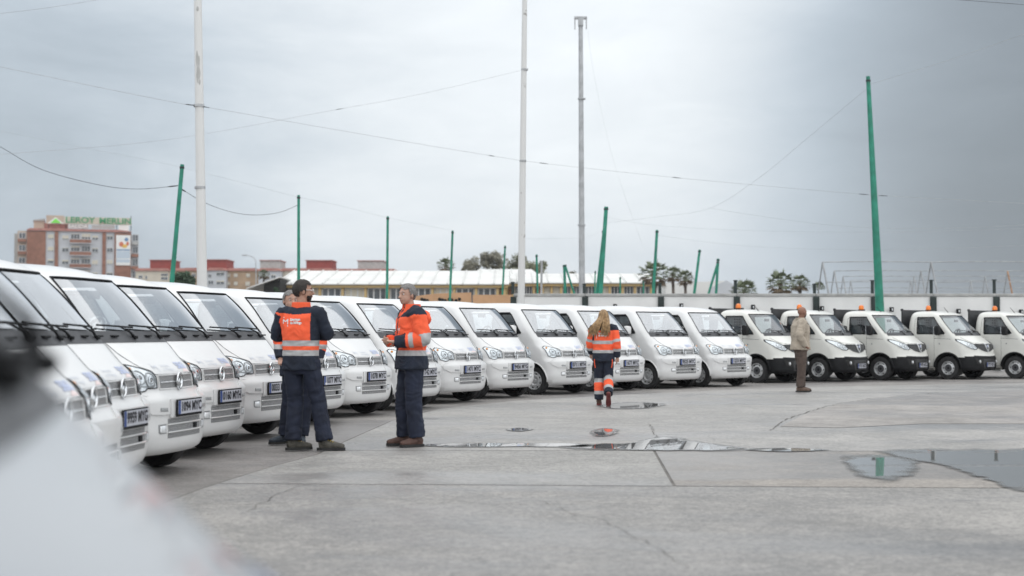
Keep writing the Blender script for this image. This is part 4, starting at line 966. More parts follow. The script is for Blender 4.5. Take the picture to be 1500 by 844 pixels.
def hood_text(sh, txt, y0, z0, hgt, m, parent, name, xs=.8, slope=1.7, bold=.0):
    vs_, fs = text_mesh(txt, hgt, xs, 'CENTER', bold)
    b = MB().add([sh.SF(y0 + a, z0 + c / slope, .004) for a, c in vs_], fs); return b.build(name, m, parent)
def city_logo(put, s, m, name, parent):
    """the little M-shaped emblem with a dot above and below"""
    b = MB()
    def stroke(p, q, w):
        d = Vector((q[0] - p[0], q[1] - p[1])); n = Vector((-d.y, d.x)).normalized() * w / 2
        b.add([put((p[0] + n.x) * s, (p[1] + n.y) * s), put((p[0] - n.x) * s, (p[1] - n.y) * s), put((q[0] - n.x) * s, (q[1] - n.y) * s), put((q[0] + n.x) * s, (q[1] + n.y) * s)], [(0, 1, 2, 3)])
    stroke((-.45, -.35), (-.45, .35), .16); stroke((-.45, .3), (0, -.05), .16); stroke((0, -.05), (.35, .3), .16); stroke((.42, .4), (.42, -.45), .16); stroke((.42, -.62), (.42, -.8), .17); stroke((-.4, .55), (-.4, .72), .15)
    return b.build(name, m, parent)

# ---------------------------------------------------------------- the white van
VAN = Shell([  # z, front, half width, corner depth, corner power, rear
    (.205, -.07, .70, .30, 2.6, -3.68), (.24, -.026, .738, .33, 2.7, -3.71), (.305, -.006, .755, .34, 2.8, -3.73), (.40, 0, .765, .33, 2.9, -3.74), (.50, -.002, .765, .33, 2.9, -3.75), (.60, 0, .765, .33, 2.9, -3.75), (.665, -.004, .767, .33, 2.9, -3.75),
    (.70, -.028, .767, .33, 2.9, -3.75), (.745, -.068, .768, .33, 2.9, -3.75), (.765, -.078, .768, .33, 2.9, -3.75), (.83, -.086, .768, .33, 2.9, -3.75), (.88, -.094, .768, .335, 2.8, -3.75), (.90, -.108, .768, .335, 2.8, -3.75), (.93, -.135, .768, .33, 2.75, -3.75),
    (1.00, -.215, .768, .34, 2.7, -3.75), (1.08, -.305, .768, .31, 2.9, -3.75), (1.13, -.365, .768, .29, 3.3, -3.75), (1.17, -.415, .767, .29, 3.7, -3.75), (1.25, -.485, .765, .29, 3.8, -3.75), (1.40, -.61, .745, .30, 3.8, -3.74), (1.55, -.735, .715, .30, 3.7, -3.73), (1.66, -.835, .685, .31, 3.5, -3.715), (1.73, -.905, .658, .32, 3.3, -3.70),
    (1.78, -.98, .622, .36, 2.9, -3.66), (1.82, -1.085, .570, .42, 2.6, -3.58), (1.85, -1.24, .49, .5, 2.3, -3.44), (1.872, -1.48, .37, .5, 2.2, -3.2), (1.884, -1.8, .22, .5, 2.1, -2.95), (1.888, -2.1, .08, .25, 2, -2.7)], -1.66, .885)
rows = list(np.arange(.205, 1.16, .03)) + [1.17, 1.195, 1.22, 1.25] + list(np.arange(1.28, 1.721, .04)) + [1.73, 1.75, 1.765, 1.78, 1.80, 1.82, 1.835, 1.85, 1.862, 1.872, 1.880, 1.884, 1.888]
rows = sorted(set(round(float(z), 4) for z in rows))
VXF, VXR, VWR, VR = -.555, -3.05, .285, .345
van = empty('white_van')
sidexs = list(np.linspace(.06, .52, 8)) + list(np.linspace(.54, .86, 20)) + [.92, 1.0]
VAN.body(rows, (1.25, 1.73), (1.24, 1.665), [(VXF, .30, VR), (VXR, .30, VR)], None, sidexs, [M['shell']], van)
VAN.seal((1.25, 1.73), van)
S = VAN.SF
VAN.grid_patch(S, [(lambda q: (lambda z: q * VAN.w(z)))(q) for q in np.linspace(-.885, .885, 25)], [1.166, 1.185, 1.21, 1.24, 1.266], .004, 'cowl', M['grey_plastic'], van)
for y0, y1, za, zb, ya in ((-.60, -.02, 1.305, 1.285, -.10), (-.06, .52, 1.305, 1.285, .46)):
    wp = VAN.line(S, [(y0, za), (y1, zb)], .0085, 'wiper', M['black_plastic'], van, .022)
    MB().tube([S(ya, 1.205, .012), S(ya - .08, 1.24, .035), S((y0 + y1) / 2, (za + zb) / 2, .03)], [.014, .009, .005], 6).build('wiper_arm', M['black_plastic'], wp, 50)
    MB().rbox(S(ya, 1.205, .012), (.05, .05, .03), .01).build('pivot_cap', M['black_plastic'], wp)
for u in (-.45, .2, .6): MB().rbox(S(u, 1.222, .006), (.05, .11, .016), .006).build('cowl_vent', M['black_plastic'], van)
# hood shut line and hood
VAN.line(S, [(-.64, 1.17), (-.60, 1.08), (-.50, .96), (-.40, .925), (-.385, .893), (0, .889), (.385, .893), (.40, .925), (.50, .96), (.60, 1.08), (.64, 1.17)], .0032, 'hood_seam', M['grey_plastic'], van, .0005, 4, 6)
# grille, emblem
gr = VAN.patch(S, [(-.352, .768), (.352, .768), (.352, .878), (-.352, .878)], .002, 'grille', M['mesh'], van, N=10)
for z in (.824,): VAN.line(S, [(-.34, z), (.34, z)], .0045, 'grille_bar', M['lamp_bowl'], gr, .009)
VAN.line(S, [(-.36, .764), (.36, .764), (.36, .882), (-.36, .882), (-.36, .764)], .006, 'grille_frame', M['paint'], gr, .006)
c0 = S(0, .826, .028); em = MB(); em.tube([c0 + Vector((0, .052 * math.cos(q), .068 * math.sin(q))) for q in np.linspace(0, 2 * math.pi, 29)], .0095, 6, False)
for s1 in (1, -1):
    em.tube([c0 + Vector((.002, s1 * .034 * math.cos(q) * (1 - .25 * abs(q)), s1 * (.012 + .034 * math.sin(q)))) for q in np.linspace(-1.3, 1.4, 9)], [.004, .007, .009, .010, .010, .009, .008, .006, .003], 6)
eo = em.build('emblem', M['chrome'], van, 50); MB().lathe([(.0, -.006), (.05, -.006), (.05, -.012), (0, -.014)], c0, 'x', 20).build('emblem_back', M['lamp_dark'], eo)
# headlamps
HL = [(.402, .778), (.398, .868), (.425, .912), (.52, .945), (.62, .975), (.685, .985), (.722, .962), (.716, .87), (.692, .782), (.615, .750), (.562, .756), (.535, .778)]
for sg_ in (1, -1):
    mir = lambda L: [(sg_ * a, b) for a, b in L]
    hl = VAN.patch(S, mir(HL), .003, 'headlight', M['black_plastic'], van, N=3)
    cu, cv = sum(a for a, b in HL) / 12, sum(b for a, b in HL) / 12
    sc = lambda k: mir([(cu + (a - cu) * k, cv + (b - cv) * k) for a, b in HL])
    VAN.patch(S, sc(.955), .006, 'reflector', M['lamp_bowl'], hl, dome=-.0, N=3, skirt=False)
    for (yy, zz, rr) in ((.485, .845, .060), (.605, .868, .056)):
        MB().tube([S(sg_ * (yy + rr * math.cos(q)), zz + rr * math.sin(q), .009) for q in np.linspace(0, 2 * math.pi, 21)], .006, 5, False).build('reflector_ring', M['lamp_dark'], hl, 50)
        MB().tube([S(sg_ * (yy + rr * .42 * math.cos(q)), zz + rr * .42 * math.sin(q), .010) for q in np.linspace(0, 2 * math.pi, 15)], .010, 5, False).build('bulb_ring', M['chrome'], hl, 50)
        MB().ell(S(sg_ * yy, zz, .010), (.014, .014, .014)).build('bulb', M['lamp_dark'], hl)
    MB().ell(S(sg_ * .675, .945, .008), (.02, .022, .02)).build('turn_bulb', M['amber'], hl)
    MB().tube([S(sg_ * .43, .80, .008), S(sg_ * .52, .79, .008), S(sg_ * .66, .80, .008)], .007, 5).build('lamp_trim', M['lamp_dark'], hl)
    VAN.patch(S, sc(.965), .014, 'lens', M['lens'], hl, dome=.006, N=3)
    VAN.line(S, mir(HL + HL[:1]), .0045, 'lamp_outline', M['black_plastic'], hl, .008, 5, 3)
    # slot, fog lamp and its pocket
    so = VAN.patch(S, mir([(.375, .578), (.485, .582), (.485, .612), (.375, .608)]), .016, 'bumper_slot', M['lamp_dark'], van, N=3)
    for zz in (.588, .596, .604): VAN.line(S, mir([(.382, zz), (.478, zz + .002)]), 0.0016, 'slat', M['lamp_bowl'], so, .019, 4, 3)
    VAN.patch(S, mir([(.337, .552), (.45, .552), (.58, .560), (.69, .615), (.71, .66), (.60, .705), (.42, .735), (.337, .675)]), .013, 'bumper_step', M['paint'], van, N=4)
    fo = VAN.patch(S, mir([(.378, .388), (.472, .388), (.492, .402), (.492, .468), (.378, .472)]), .003, 'fog_lamp', M['lamp_dark'], van, N=3)
    VAN.patch(S, mir([(.384, .396), (.464, .396), (.478, .408), (.478, .456), (.384, .458)]), .007, 'fog_lens', M['lamp_bowl'], fo, dome=.008, N=3)
    VAN.line(S, mir([(.46, .70), (.62, .72), (.735, .66)]), .006, 'bumper_ridge', M['paint'], van, .0, 5)
    MB().ell(VAN.SS(-.98, .985, sg_, .003), (.024, .008, .012)).build('side_repeater', M['side_red'], van)
    # door
    SD = lambda x, z, o_: VAN.SS(x, z, sg_, o_)
    dr = VAN.patch(SD, [(-.98, 1.185), (-1.35, 1.19), (-1.655, 1.19), (-1.655, .80), (-1.655, .40), (-1.35, .40), (-1.06, .40), (-.99, .56), (-.985, .80), (-.98, 1.0)], .0025, 'door', M['paint'], van, N=4, rings=3)
    VAN.line(SD, [(-.97, 1.20), (-.975, .80), (-.98, .56), (-1.055, .388), (-1.668, .388), (-1.668, 1.20), (-1.66, 1.62), (-1.60, 1.70)], .0035, 'door_seam', M['grey_plastic'], dr, .0, 4)
    MB().rbox(VAN.SS(-1.53, 1.06, sg_, .02), (.16, .03, .035), .01).build('door_handle', M['black_plastic'], dr)
    VAN.line(SD, [(-1.0, .955), (-1.7, .965), (-2.6, .965), (-3.7, .965)], .005, 'side_crease', M['paint'], van, -.001, 5)
    VAN.line(SD, [(-1.75, .42), (-1.75, 1.68), (-2.72, 1.68), (-2.72, .42), (-1.75, .42)], .0035, 'side_door_seam', M['grey_plastic'], van, .0, 4)
    mm = MB().rbox((-.95, sg_ * .93, 1.31), (.13, .19, .20), .045, Matrix.Rotation(sg_ * -.15, 3, 'Z')); mo = mm.build('wing_mirror', M['paint'], van, 40)
    MB().tube([(-.99, sg_ * .755, 1.255), (-.98, sg_ * .82, 1.24), (-.96, sg_ * .88, 1.235)], [.03, .024, .02], 8).build('mirror_arm', M['black_plastic'], mo, 50)
    MB().rbox((-1.015, sg_ * .93, 1.31), (.012, .16, .17), .004, Matrix.Rotation(sg_ * -.15, 3, 'Z')).build('mirror_glass', M['chrome'], mo)
    MB().prism([(-.86, 1.235), (-1.08, 1.235), (-1.03, 1.37), (-.95, 1.37)], lambda u, v, d: (u, sg_ * (VAN.sy(u, v) + .002 + d), v), .008).build('mirror_base', M['black_plastic'], mo)
    for xw in (VXF, VXR):
        wheel(van, xw, sg_ * .655, VWR, .165, sg_, .185, 8)
        arch_liner(van, (xw, .30), VR - .002, .45, .758, sg_)
        L = [VAN.SS(xw + (VR + .012) * math.cos(q), .30 + (VR + .012) * math.sin(q), sg_, .002) for q in np.linspace(.05, math.pi - .05, 22)]
        MB().tube(L, .013, 6).build('arch_lip', M['paint'], van, 60)
# bumper intake with three mesh strips between white bars
for z0, z1 in ((.470, .512), (.402, .456), (.345, .388)):
    VAN.patch(S, [(-.35, z0), (.35, z0), (.35, z1), (-.35, z1)], .002, 'intake_mesh', M['mesh'], van, N=10)
for z in (.463, .395): VAN.line(S, [(-.36, z), (.36, z)], .007, 'intake_bar', M['paint'], van, .008)
MB().rbox(S(.20, .43, .006), (.02, .06, .045), .004).build('tow_eye_cap', M['black_plastic'], van)
VAN.patch(S, [(-.335, .525), (.335, .525), (.335, .672), (-.335, .672)], .026, 'plate_panel', M['paint'], van, N=8)
u_ = MB(); u_.bbox((-.16, -.60, .21), (-.28, .60, .42)); u_.bbox((-.30, -.44, .20), (-3.6, .44, .45)); u_.bbox((-.95, -.70, .21), (-2.65, .70, .34)); u_.tube([(VXF, -.66, .28), (VXF, .66, .28)], .05); u_.tube([(VXR, -.66, .28), (VXR, .66, .28)], .06)
u_.build('underbody', M['dark'], van)
cabin(van, -.60, 1.20, -1.36, .68, 1.73, .34, -1.74)
for sg_ in (1, -1):
    tl = MB().rbox((-3.735, sg_ * .66, 1.0), (.03, .12, .30), .01).build('tail_light', M['side_red'], van)
MB().rbox((-3.76, 0, .40), (.06, 1.40, .16), .025).build('rear_bumper', M['grey_plastic'], van)
VAN.patch(lambda y, z, o_: Vector((-3.772 - o_, y, z)), [(-.55, 1.2), (.55, 1.2), (.50, 1.6), (-.50, 1.6)], .004, 'rear_window', M['pane'], van)

def place(root, nose, a):
    root.location = (nose[0], nose[1], 0); root.rotation_euler = (0, 0, a - math.pi / 2)
vans = [  # plate px x, distance, heading (deg), plate, fleet number, label
    (118, 7.6, 88, '8', '5860', 'white van with its nose just above the blurred foreground hood'),
    (152, 9.25, 87, '9', '5880', 'white van partly hidden, left of the one plated 9959'),
    (193, 10.9, 85, '9959 MYG', '5862', 'leftmost white van with a readable plate, 9959'),
    (273, 12.6, 81, '1094 MYC', '5863', 'white van plated 1094, nose fully seen beside the 9959 plate'),
    (333.5, 14.7, 78, '0160 MYH', '0960', 'white van plated 0160, its front wheel showing left of the men'),
    (405, 16.9, 74, '0033 MYH', '5865', 'white van with number plate 0033 left of the man in orange vest'),
    (484, 19.5, 70, '1077 MYC', '5869', 'white van with its plate ending 77 right of the orange vest man'),
    (549.5, 21.4, 66, '1078 MYC', '5870', 'white van with number plate 1078 between the two standing men'),
    (625.5, 23.4, 63, '1742 MYC', '5871', 'white van with plate 1742 half behind the grey-haired man'),
    (690, 25.5, 59.5, '1471 MYC', '5872', 'white van plated 1471 just right of the grey-haired man'),
    (760, 27.3, 56, '9456 MYG', '5671', 'white van with number plate 9456 in the middle of the row'),
    (845, 29.1, 52, '0711 MYH', '5677', 'white van with number plate 0711 left of the walking woman'),
    (923, 30.7, 48.5, '1677 MYC', '5872', 'white van with number plate 1677 behind the walking woman'),
    (1005.5, 32.0, 45, '9525 MYC', '5874', 'white van with number plate 9525, second van from the trucks'),
    (1079.5, 33.1, 42, '1233 MYC', '5876', 'white van with number plate 1233 next to the first truck'),
]
def van_at(o, nose, a, plate_txt, num, lab):
    place(o, nose, R(a)); tag(o, lab, 'van', 'white vans parked in a curved row')
    if len(plate_txt) > 3: plate(o, plate_txt, .034, .600)
    hood_text(VAN, num, .27, .955, .13, M['num_blue'], o, 'fleet_number', .85, 1.7, .004)
    hood_text(VAN, 'Limpieza', -.08, .962, .055, M['logo_grey'], o, 'fleet_lettering', .9)
    hood_text(VAN, 'de Málaga', -.07, .930, .055, M['logo_grey'], o, 'fleet_lettering', .9)
    city_logo(lambda u, v: VAN.SF(-.29 + u, .952 + v / 1.7, .004), .075, M['logo_grey'], 'fleet_logo', o)
    MB().add([VAN.SF(.20, .903, .004), VAN.SF(.36, .903, .004), VAN.SF(.33, .925, .004), VAN.SF(.28, .932, .004)], [(0, 1, 2, 3)]).build('fleet_mark', M['logo_red'], o)
proto_copies = [copy_tree(van) for _ in range(len(vans))]
for o, (px, Z, a, pt, nu, lab) in zip(proto_copies, vans):
    van_at(o, ((px - 750) * Z / FPX, Z), a + random.Random(px).uniform(-1.3, 1.3), pt, nu, lab)
    st = random.Random(px * 3).uniform(-.12, .12)
    for c in o.children:
        if c.name.startswith('wheel') and not c.name.startswith('wheel_') and c.location.x > -1: c.rotation_euler = (0, random.Random(px + c.location.y).uniform(0, 3), st)
FG = (-.03, 1.40, 104)      # the near van whose hood fills the lower left corner
for c in list(van.children):                       # its far mirror is folded back against the door
    if c.name.startswith('wing_mirror') and c.data.vertices[0].co.y > 0:
        c.rotation_euler = (0, 0, R(38)); c.location = (.05, .55, 0)
        c.data = c.data.copy(); c.data.materials[0] = M['black_plastic']
van_at(van, FG[:2], FG[2], '', '5858', 'out-of-focus van hood with shading in its colour, filling the lower left corner')
M['paint_shaded'] = mat('shaded_van_paint', (.40, .42, .445), .4, coat=.3, var=.03, vscale=2.5)  # greyer than the other vans: shading on the hood put into the body colour
fgb = [c for c in van.children if c.name.startswith('body')][0]; fgb.data = fgb.data.copy(); fgb.data.materials[0] = M['paint_shaded']
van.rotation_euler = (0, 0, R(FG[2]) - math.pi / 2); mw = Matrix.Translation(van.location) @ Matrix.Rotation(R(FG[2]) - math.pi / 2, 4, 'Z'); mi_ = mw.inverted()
bv = BVHTree.FromPolygons([v.co for v in fgb.data.vertices], [p.vertices[:] for p in fgb.data.polygons])
M['sticker'] = mat('faded_red_sticker', (.60, .20, .18), .5, var=.15, vscale=30)
for px, py in ((228, 724), (328, 818)):                      # two red stickers on its hood
    hit, nrm, _, _ = bv.ray_cast(mi_ @ Vector((0, 0, CAMH)), (mi_.to_3x3() @ ray(px, py)).normalized())
    if hit is not None:
        if nrm.x < 0: nrm = -nrm
        Q = nrm.to_track_quat('Z', 'Y').to_matrix(); MB().add([hit + nrm * .003 + Q @ Vector((.017 * math.cos(a), .017 * math.sin(a), 0)) for a in np.linspace(0, 2 * math.pi, 17)[:-1]], [tuple(range(16))]).build('hood_sticker', M['sticker'], van)

# ---------------------------------------------------------------- the cream trucks
TR = Shell([
    (.24, -.06, .70, .34, 2.4, -1.98), (.29, -.012, .765, .38, 2.4, -1.99), (.36, 0, .79, .40, 2.4, -2.0), (.50, -.004, .80, .42, 2.4, -2.0), (.60, -.012, .80, .42, 2.4, -2.0), (.645, -.035, .80, .43, 2.4, -2.0), (.70, -.055, .80, .44, 2.4, -2.0), (.80, -.072, .80, .45, 2.35, -2.0), (.92, -.095, .80, .47, 2.3, -2.0), (.965, -.132, .80, .47, 2.3, -2.0),
    (1.00, -.185, .80, .46, 2.3, -2.0), (1.06, -.28, .797, .42, 2.3, -2.0), (1.12, -.37, .793, .36, 2.3, -2.0), (1.18, -.45, .788, .32, 2.35, -2.0), (1.24, -.51, .780, .31, 2.4, -2.0), (1.40, -.66, .757, .31, 2.4, -1.995), (1.55, -.80, .730, .30, 2.4, -1.985), (1.67, -.915, .702, .28, 2.4, -1.97), (1.725, -.975, .682, .27, 2.4, -1.955),
    (1.775, -1.05, .645, .28, 2.3, -1.93), (1.81, -1.14, .585, .30, 2.2, -1.90), (1.835, -1.26, .49, .3, 2.2, -1.86), (1.85, -1.42, .34, .25, 2.1, -1.82), (1.856, -1.55, .18, .12, 2, -1.79)], -1.76, .94)
trows = list(np.arange(.24, 1.16, .03)) + [1.16, 1.18, 1.21, 1.24] + list(np.arange(1.28, 1.70, .04)) + [1.70, 1.725, 1.75, 1.775, 1.795, 1.81, 1.822, 1.835, 1.845, 1.85, 1.856]
trows = sorted(set(round(float(z), 4) for z in trows))
TXF, TXR, TWR, TRA = -.82, -3.35, .31, .375
trk = empty('cream_truck'); TR.glass = 'truck_glass'
def bump_band(x, y, z): return z < .645 - .10 * max(0, (-x - .05)) and x > -.55
TR.body(trows, (1.24, 1.725), (1.22, 1.68), [(TXF, .33, TRA)], bump_band, [.1, .4, .7, 1.0], [M['shell_c'], M['black_plastic']], trk, rear_win=(1.26, 1.66))
TR.seal((1.24, 1.725), trk)
S = TR.SF
TR.grid_patch(S, [(lambda q: (lambda z: q * TR.w(z)))(q) for q in np.linspace(-.92, .92, 25)], [1.178, 1.20, 1.225, 1.25, 1.262], .004, 'cowl', M['grey_plastic'], trk)
for y0, y1, za, zb, ya in ((-.58, .0, 1.315, 1.275, -.06), (-.02, .56, 1.315, 1.275, .48)):
    wp = TR.line(S, [(y0, za), (y1, zb)], .0085, 'wiper', M['black_plastic'], trk, .022)
    MB().tube([S(ya, 1.20, .012), S(ya - .08, 1.235, .035), S((y0 + y1) / 2, (za + zb) / 2, .03)], [.014, .009, .005], 6).build('wiper_arm', M['black_plastic'], wp, 50)
TR.line(S, [(-.66, 1.13), (-.60, 1.06), (-.52, 1.0), (-.30, .972), (0, .966), (.30, .972), (.52, 1.0), (.60, 1.06), (.66, 1.13)], .004, 'hood_seam', M['grey_plastic'], trk, .0005, 4)
# V-shaped grille with shield
gr = TR.patch(S, [(-.53, .955), (0, .958), (.53, .955), (.44, .86), (.32, .80), (.10, .765), (0, .76), (-.10, .765), (-.32, .80), (-.44, .86)], .004, 'grille', M['mesh_black'], trk, N=5)
TR.line(S, [(-.48, .948), (-.25, .935), (0, .93), (.25, .935), (.48, .948)], .010, 'grille_trim', M['grey_plastic'], gr, .012)
TR.line(S, [(-.42, .85), (-.28, .79), (-.10, .755), (0, .75), (.10, .755), (.28, .79), (.42, .85)], .010, 'grille_trim', M['grey_plastic'], gr, .008)
bd = TR.patch(S, [(-.115, .955), (.115, .955), (.07, .83), (0, .725), (-.07, .83)], .020, 'badge', M['lamp_bowl'], trk, N=4)
TR.patch(S, [(-.068, .94), (.068, .94), (.042, .835), (0, .765), (-.042, .835)], .024, 'badge_field', M['plate_k'], bd, N=4)
MB().lathe([(.034, .0), (.034, .012), (.026, .016), (0, .017)], TR.SF(0, .89, .022), 'x', 18).build('badge_shield', M['num_blue'], bd, 40)
TR.patch(S, [(-.022, .905), (.022, .905), (.018, .88), (0, .866), (-.018, .88)], .043, 'badge_mark', M['plate_w'], bd, N=2, skirt=False)
THL = [(.45, .838), (.52, .805), (.62, .825), (.71, .885), (.765, .965), (.784, 1.04), (.778, 1.085), (.70, 1.055), (.60, .995), (.52, .935)]
for sg_ in (1, -1):
    mir = lambda L: [(sg_ * a, b) for a, b in L]
    cu, cv = sum(a for a, b in THL) / 10, sum(b for a, b in THL) / 10
    sc = lambda k: mir([(cu + (a - cu) * k, cv + (b - cv) * k) for a, b in THL])
    hl = TR.patch(S, mir(THL), .003, 'headlight', M['black_plastic'], trk, N=3)
    TR.patch(S, sc(.93), .006, 'reflector', M['lamp_bowl'], hl, N=3, skirt=False)
    for (yy, zz, rr) in ((.555, .885, .045), (.64, .935, .05)):
        MB().tube([S(sg_ * (yy + rr * math.cos(q)), zz + rr * math.sin(q), .009) for q in np.linspace(0, 2 * math.pi, 21)], .007, 5, False).build('reflector_ring', M['lamp_dark'], hl, 50)
        MB().ell(S(sg_ * yy, zz, .010), (.014, .014, .014)).build('bulb', M['lamp_dark'], hl)
    TR.patch(S, sc(.965), .014, 'lens', M['lens'], hl, dome=.006, N=3)
    TR.line(S, mir(THL + THL[:1]), .006, 'lamp_outline', M['black_plastic'], hl, .012, 5, 3)
    TR.patch(S, mir([(.30, .55), (.62, .57), (.56, .42), (.38, .40)]), .005, 'fog_pocket', M['dark'], trk, N=3)
    fo = MB().lathe([(.048, -.01), (.048, .012), (.036, .018), (0, .02)], S(sg_ * .47, .485, .004), 'x', 16).build('fog_lamp', M['lamp_dark'], trk, 40)
    MB().lathe([(.034, .018), (.02, .024), (0, .026)], S(sg_ * .47, .485, .004), 'x', 14).build('fog_lens', M['lamp_bowl'], fo, 40)
    SD = lambda x, z, o_: TR.SS(x, z, sg_, o_)
    dr = TR.patch(SD, [(-1.215, 1.185), (-1.5, 1.19), (-1.80, 1.19), (-1.80, .75), (-1.80, .36), (-1.5, .36), (-1.26, .36), (-1.22, .55), (-1.215, .90)], .0025, 'door', M['cream'], trk, N=4, rings=3)
    TR.line(SD, [(-1.205, 1.20), (-1.205, .60), (-1.25, .348), (-1.81, .348), (-1.81, 1.20), (-1.80, 1.62), (-1.74, 1.69)], .0035, 'door_seam', M['grey_plastic'], dr, .0, 4)
    TR.line(SD, [(-.72, 1.085), (-1.0, 1.10), (-1.5, 1.125), (-1.95, 1.13)], .006, 'side_crease', M['grey_plastic'], trk, -.003, 5)
    MB().rbox(TR.SS(-1.68, 1.02, sg_, .02), (.16, .03, .035), .01).build('door_handle', M['black_plastic'], dr)
    MB().ell(TR.SS(-1.05, .965, sg_, .002), (.02, .008, .02)).build('side_repeater', M['lamp_dark'], trk)
    vs_, fs = text_mesh('Limpieza', .05, 1, 'CENTER'); MB().add([TR.SS(-1.45 - sg_ * -a, .92 + b, sg_, .006) if sg_ > 0 else TR.SS(-1.45 + a, .92 + b, sg_, .006) for a, b in vs_], fs).build('door_lettering', M['logo_grey'], dr)
    vs_, fs = text_mesh('de Málaga', .05, 1, 'CENTER'); MB().add([TR.SS(-1.45 + a, .865 + b, sg_, .006) for a, b in vs_], fs).build('door_lettering', M['logo_grey'], dr)
    mo = MB().rbox((-1.02, sg_ * .965, 1.32), (.14, .24, .26), .05, Matrix.Rotation(sg_ * -.15, 3, 'Z')).build('wing_mirror', M['black_plastic'], trk, 40)
    MB().tube([(-1.06, sg_ * .775, 1.24), (-1.05, sg_ * .84, 1.23), (-1.03, sg_ * .90, 1.23)], [.035, .028, .025], 8).build('mirror_arm', M['black_plastic'], mo, 50)
    MB().rbox((-1.092, sg_ * .965, 1.32), (.012, .20, .22), .004, Matrix.Rotation(sg_ * -.15, 3, 'Z')).build('mirror_glass', M['chrome'], mo)
    wheel(trk, TXF, sg_ * .69, TWR, .19, sg_, .185, 6, 'steel', True); arch_liner(trk, (TXF, .33), TRA - .002, .48, .79, sg_)
    wheel(trk, TXR, sg_ * .66, TWR, .26, sg_, .185, 6, 'steel', True)
    L = [TR.SS(TXF + (TRA + .014) * math.cos(q), .33 + (TRA + .014) * math.sin(q), sg_, .003) for q in np.linspace(.0, math.pi - .0, 22)]
    MB().tube(L, .022, 6).build('arch_trim', M['black_plastic'], trk, 60)
    MB().rbox((-2.02, sg_ * .74, 1.26), (.07, .12, .16), .02).build('air_intake', M['black_plastic'], trk)
    MB().rbox((-4.56, sg_ * .62, .72), (.04, .22, .12), .01).build('tail_light', M['side_red'], trk)
TR.patch(S, [(-.30, .30), (.30, .30), (.36, .56), (-.36, .56)], .004, 'lower_intake', M['mesh_black'], trk, N=6)
TR.line(S, [(-.62, .64), (-.3, .625), (0, .62), (.3, .625), (.62, .64)], .012, 'bumper_edge', M['grey_plastic'], trk, .004)
u_ = MB(); u_.bbox((-.22, -.55, .25), (-.40, .55, .5)); u_.bbox((-.42, -.42, .26), (-4.4, .42, .52)); u_.bbox((-1.25, -.76, .27), (-2.0, .76, .40)); u_.tube([(TXF, -.7, .31), (TXF, .7, .31)], .05); u_.tube([(TXR, -.7, .31), (TXR, .7, .31)], .07); u_.bbox((-2.2, -.7, .35), (-2.75, -.45, .6)); u_.build('underbody', M['dark'], trk)
cabin(trk, -.68, 1.18, -1.62, .70, 1.72, .34, -1.9, False)
# guard of wire mesh in the rear window: a lattice of real bars
gm = MB()
for k in range(12): gm.tube([(-1.965, -.60 + k * .109, 1.27), (-1.965, -.60 + k * .109, 1.66)], .008, 4)
for k in range(6): gm.tube([(-1.958, -.62, 1.29 + k * .07), (-1.958, .62, 1.29 + k * .07)], .008, 4)
gm.build('window_guard', M['frame_w'], trk)
# beacon and aerial
be = MB().lathe([(0, 1.84), (.085, 1.84), (.085, 1.885), (.075, 1.89), (0, 1.89)], (-1.72, -.12, 0), 'z', 20).build('beacon_base', M['black_plastic'], trk, 40)
M['beacon'] = mat('beacon_orange', (.80, .20, .02), .25, var=.15, vscale=20, coat=.4)
MB().lathe([(.066, 1.89), (.070, 1.92), (.068, 1.965), (.054, 1.995), (.028, 2.01), (0, 2.012)], (-1.72, -.12, 0), 'z', 20).build('beacon_dome', M['beacon'], be, 40)
MB().tube([(-1.16, -.05, 1.80), (-1.18, -.05, 1.83), (-1.30, -.05, 1.96)], [.016, .009, .005], 6).build('aerial', M['black_plastic'], trk, 50)
# black tipper body: front board, sides, tail, ribs
M['bed'] = mat('black_bed_steel', (.02, .021, .024), .45, var=.25, vscale=5)
bd = MB(); bd.bbox((-2.12, -.82, .62), (-4.55, .82, .70)); bo_ = bd.build('tipper_body', M['bed'], trk)
MB().rbox((-2.14, 0, 1.30), (.05, 1.66, 1.18), .01).build('front_board', M['bed'], bo_)
MB().rbox((-4.53, 0, .88), (.04, 1.66, .38), .01).build('tailboard', M['bed'], bo_)
for sg_ in (1, -1):
    MB().rbox((-3.335, sg_ * .835, .88), (2.33, .04, .38), .01).build('side_board', M['bed'], bo_)
    MB().rbox((-3.335, sg_ * .835, 1.085), (2.36, .07, .06), .012).build('top_rail', M['bed'], bo_)
    for k in range(5): MB().rbox((-2.2 - k * .57, sg_ * .875, .88), (.06, .036, .38), .008).build('rib', M['bed'], bo_)
    MB().rbox((-2.15, sg_ * .80, 1.885), (.07, .07, .07), .02).build('corner_cap', M['bed'], bo_)
trucks = [  # front right wheel px, distance, heading, plate
    (1110, 35.7, 50, '9790 MZG', 'cream truck next to the white vans, left of the bald man'),
    (1200, 36.7, 49, '9755 MZD', 'cream truck right behind the bald man in beige'),
    (1291, 37.7, 47.5, '9795 MZG', 'cream truck under the big green pole'),
    (1390, 38.4, 46, '9757 MZG', 'cream truck second from the right edge'),
    (1488, 39.0, 44.5, '9793 MZG', 'cream truck cut off by the right edge'),
]
tr_objs = [trk] + [copy_tree(trk) for _ in range(len(trucks) - 1)]
